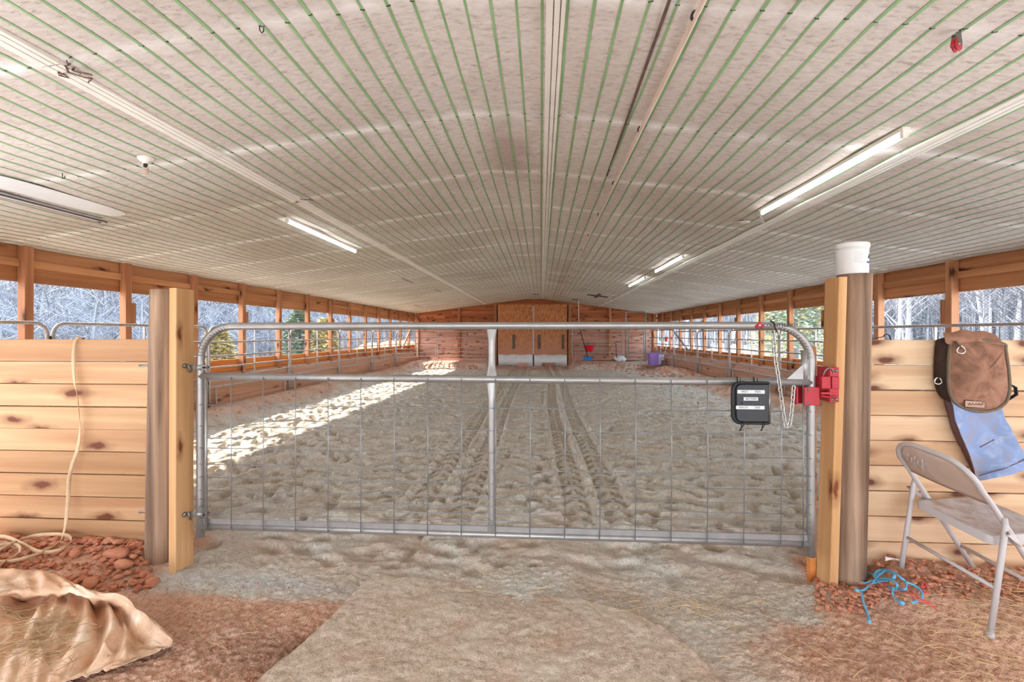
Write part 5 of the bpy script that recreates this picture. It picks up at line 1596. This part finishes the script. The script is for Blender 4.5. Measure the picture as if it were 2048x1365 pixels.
def wood_mass(name, mats, a0, a1, R0, R1, n, H, label):
    mb = MB()
    for i in range(n):
        ang = random.uniform(a0, a1); R_ = random.uniform(R0, R1); h = H * random.uniform(.6, 1.1)
        hh = HL if ang < 0 else HR
        b = Vector((R_ * math.sin(ang), R_ * math.cos(ang), -.5 + hh[2] * max(0, min(1, (R_ - hh[0]) / (hh[1] - hh[0]))) ** 1.2))
        r_ = random.uniform(.05, .13)
        tp = b + Vector((random.uniform(-.5, .5), random.uniform(-.5, .5), h))
        mb.tube([b, b.lerp(tp, .5), tp], [r_, r_ * .7, .015], 3, cap=False)
        for j in range(9):
            f = random.uniform(.1, 1); q = b.lerp(tp, f); L = random.uniform(.6, 2.0) * (1.2 - .5 * f); az = random.uniform(0, 2 * PI)
            e = q + Vector((math.cos(az) * L, math.sin(az) * L, L * random.uniform(.2, 1.0)))
            mb.tube([q, q.lerp(e, .5) + Vector((0, 0, .1)), e], [.03, .02, .008], 3, cap=False)
            for jj in range(2):
                q2 = q.lerp(e, random.uniform(.3, .9)); e2 = q2 + Vector((random.uniform(-.6, .6), random.uniform(-.6, .6), random.uniform(.1, .7)))
                mb.tube([q2, e2], [.014, .006], 3, cap=False)
    o = mb.build(name, mats); tag(o, label, 'trees', None, 'stuff')
wood_mass('distant_woods', M['barkmass'], -math.radians(66), -math.radians(12), 62, 138, 1700, 8.5, 'hazy mass of bare woods far beyond the hay-side openings')
wood_mass('distant_woods', M['barkmass'], math.radians(10), math.radians(62), 44, 98, 1500, 7.5, 'hazy mass of bare woods far beyond the bag-side openings')
def bank(name, pts, mat, label, kind='structure'):
    pass
wood_mass('distant_woods', M['barkmass'], -math.radians(68), -math.radians(12), 26, 62, 750, 3.6, 'low tangle of brush and saplings between the hay-side wall and the woods')
# low wooded rise behind each wood
def rise(x, y, H): return H[2] * max(0, min(1, (math.hypot(x, y) - H[0]) / (H[1] - H[0]))) ** 1.2
for s_, H, xs in ((-1, HL, np.concatenate([np.linspace(7.5, 20, 8), np.linspace(26, 150, 24)])), (1, HR, np.linspace(30, 110, 20))):
    A = [[(s_ * x, y, -.31 + rise(x, y, H) + .06 * math.sin(x * 1.7 + y)) for x in xs] for y in np.linspace(-30, 150, 70)]
    mb = MB(); mb.grid(np.array(A)); o = mb.build('hill', M['hillside']); tag(o, kind='structure')
# evergreens
def evergreen(x, y, H, R_, mat, label, seed):
    r = random.Random(seed)
    t_ = thing('evergreen_tree', label, 'tree', (x, y, -.35))
    mb = MB(); mb.tube([(x, y, -.4), (x, y, H * .9)], [.14, .03], 6); mb.build('trunk', M['barkdark'], t_)
    mb = MB()
    for i in range(1500):
        f = r.random() ** .8; z = H * (.12 + .88 * f); rr = R_ * (1 - f) ** .7 * math.sqrt(r.random()) + .1
        az = r.uniform(0, 2 * PI); c = Vector((x + rr * math.cos(az), y + rr * math.sin(az), z - .35))
        s_ = r.uniform(.12, .32)
        d = Vector((math.cos(az), math.sin(az), r.uniform(-.3, .5))); u = Vector((-d.y, d.x, r.uniform(-.3, .3)))
        mb.add([c - u * s_ * .4, c + d * s_, c + u * s_ * .4, c - d * s_ * .5 + Vector((0, 0, s_ * .3))], [(0, 1, 2), (0, 2, 3)], False, r.random())
    mb.build('foliage', mat, t_)
def at_dir(px, R_):
    d = ray(px, HZ); d.z = 0; d.normalize(); return d * R_
for px, R_, H, rr, mt, lab, sd in ((1592, 24, 4.6, 2.0, 'needle', 'green pine seen through the opening just before the latch post', 1), (1628, 27, 5.0, 1.6, 'needleyellow', 'yellow-green tree beside the green pine at the latch post', 2),
                              (1548, 30, 4.0, 1.5, 'needleyellow', 'small yellowish tree behind the chain', 3),
                              (600, 24, 2.9, 1.25, 'needle', 'dark evergreen among the bare trees beyond the hay-side wall', 4), (652, 23, 2.5, .8, 'needleyellow', 'yellow-brown bush tree just past the dark evergreen', 5),
                              (436, 19, 1.9, .6, 'needleyellow', 'yellowish shrub seen above the hinge end of the gate', 6)):
    p = at_dir(px, R_); evergreen(p.x, p.y, H, rr, M[mt], lab, sd)
# sunlit clay bank outside the far end of the hay-side wall
A = []
for k in range(30):
    y = 19 + k * .4; row = []
    for q in range(9):
        row.append((-6.4 - q * .45, y, -.35 + (1.35 + .12 * math.sin(k * .5) + .08 * math.sin(k * 1.1)) * math.sin(PI * q / 8) * min(1, k / 6, (29 - k) / 4)))
    A.append(row)
mb = MB(); mb.grid(np.array(A)); o = mb.build('clay_bank', M['yellowclay']); tag(o, 'sunlit orange clay bank outside the far hay-side openings', 'bank')

# ------------------------------------------------------------------ light
W_ = bpy.data.worlds.new('sky'); SC.world = W_; W_.use_nodes = True
nt = W_.node_tree; bgn = nt.nodes['Background']
tc = nt.nodes.new('ShaderNodeTexCoord'); sx = nt.nodes.new('ShaderNodeSeparateXYZ'); rp = nt.nodes.new('ShaderNodeValToRGB')
nt.links.new(tc.outputs['Generated'], sx.inputs[0]); nt.links.new(sx.outputs[2], rp.inputs['Fac'])
rp.color_ramp.elements[0].position = 0.0; rp.color_ramp.elements[0].color = (.84, .92, 1.0, 1)
rp.color_ramp.elements[1].position = .6; rp.color_ramp.elements[1].color = (.62, .78, 1.0, 1)
nt.links.new(rp.outputs[0], bgn.inputs['Color']); bgn.inputs['Strength'].default_value = 1.6
sun = bpy.data.lights.new('sun', 'SUN'); sun.energy = 2.9; sun.color = (1, .93, .82); sun.angle = .02
so = bpy.data.objects.new('sun', sun); COL.objects.link(so)
sd = Vector((1, .06, -.85)).normalized()
so.rotation_euler = sd.to_track_quat('-Z', 'Y').to_euler()

# ------------------------------------------------------------------ camera
cam = bpy.data.cameras.new('camera'); co = bpy.data.objects.new('camera', cam); COL.objects.link(co)
cam.sensor_width = 36; cam.lens = 36 * FPX / 2048; cam.clip_start = .05; cam.clip_end = 500
cam.shift_y = -(682.5 - HZ) / 2048
co.location = (0, 0, EYE); co.rotation_euler = (PI / 2, 0, TH)
SC.camera = co
vs_ = SC.view_settings
vs_.view_transform = 'Standard'; vs_.look = 'None'; vs_.gamma = 1; vs_.use_curve_mapping = False
vs_.exposure = 2.5
SC.cycles.max_bounces = 10; SC.cycles.diffuse_bounces = 6; SC.cycles.glossy_bounces = 3
SC.cycles.sample_clamp_indirect = 6
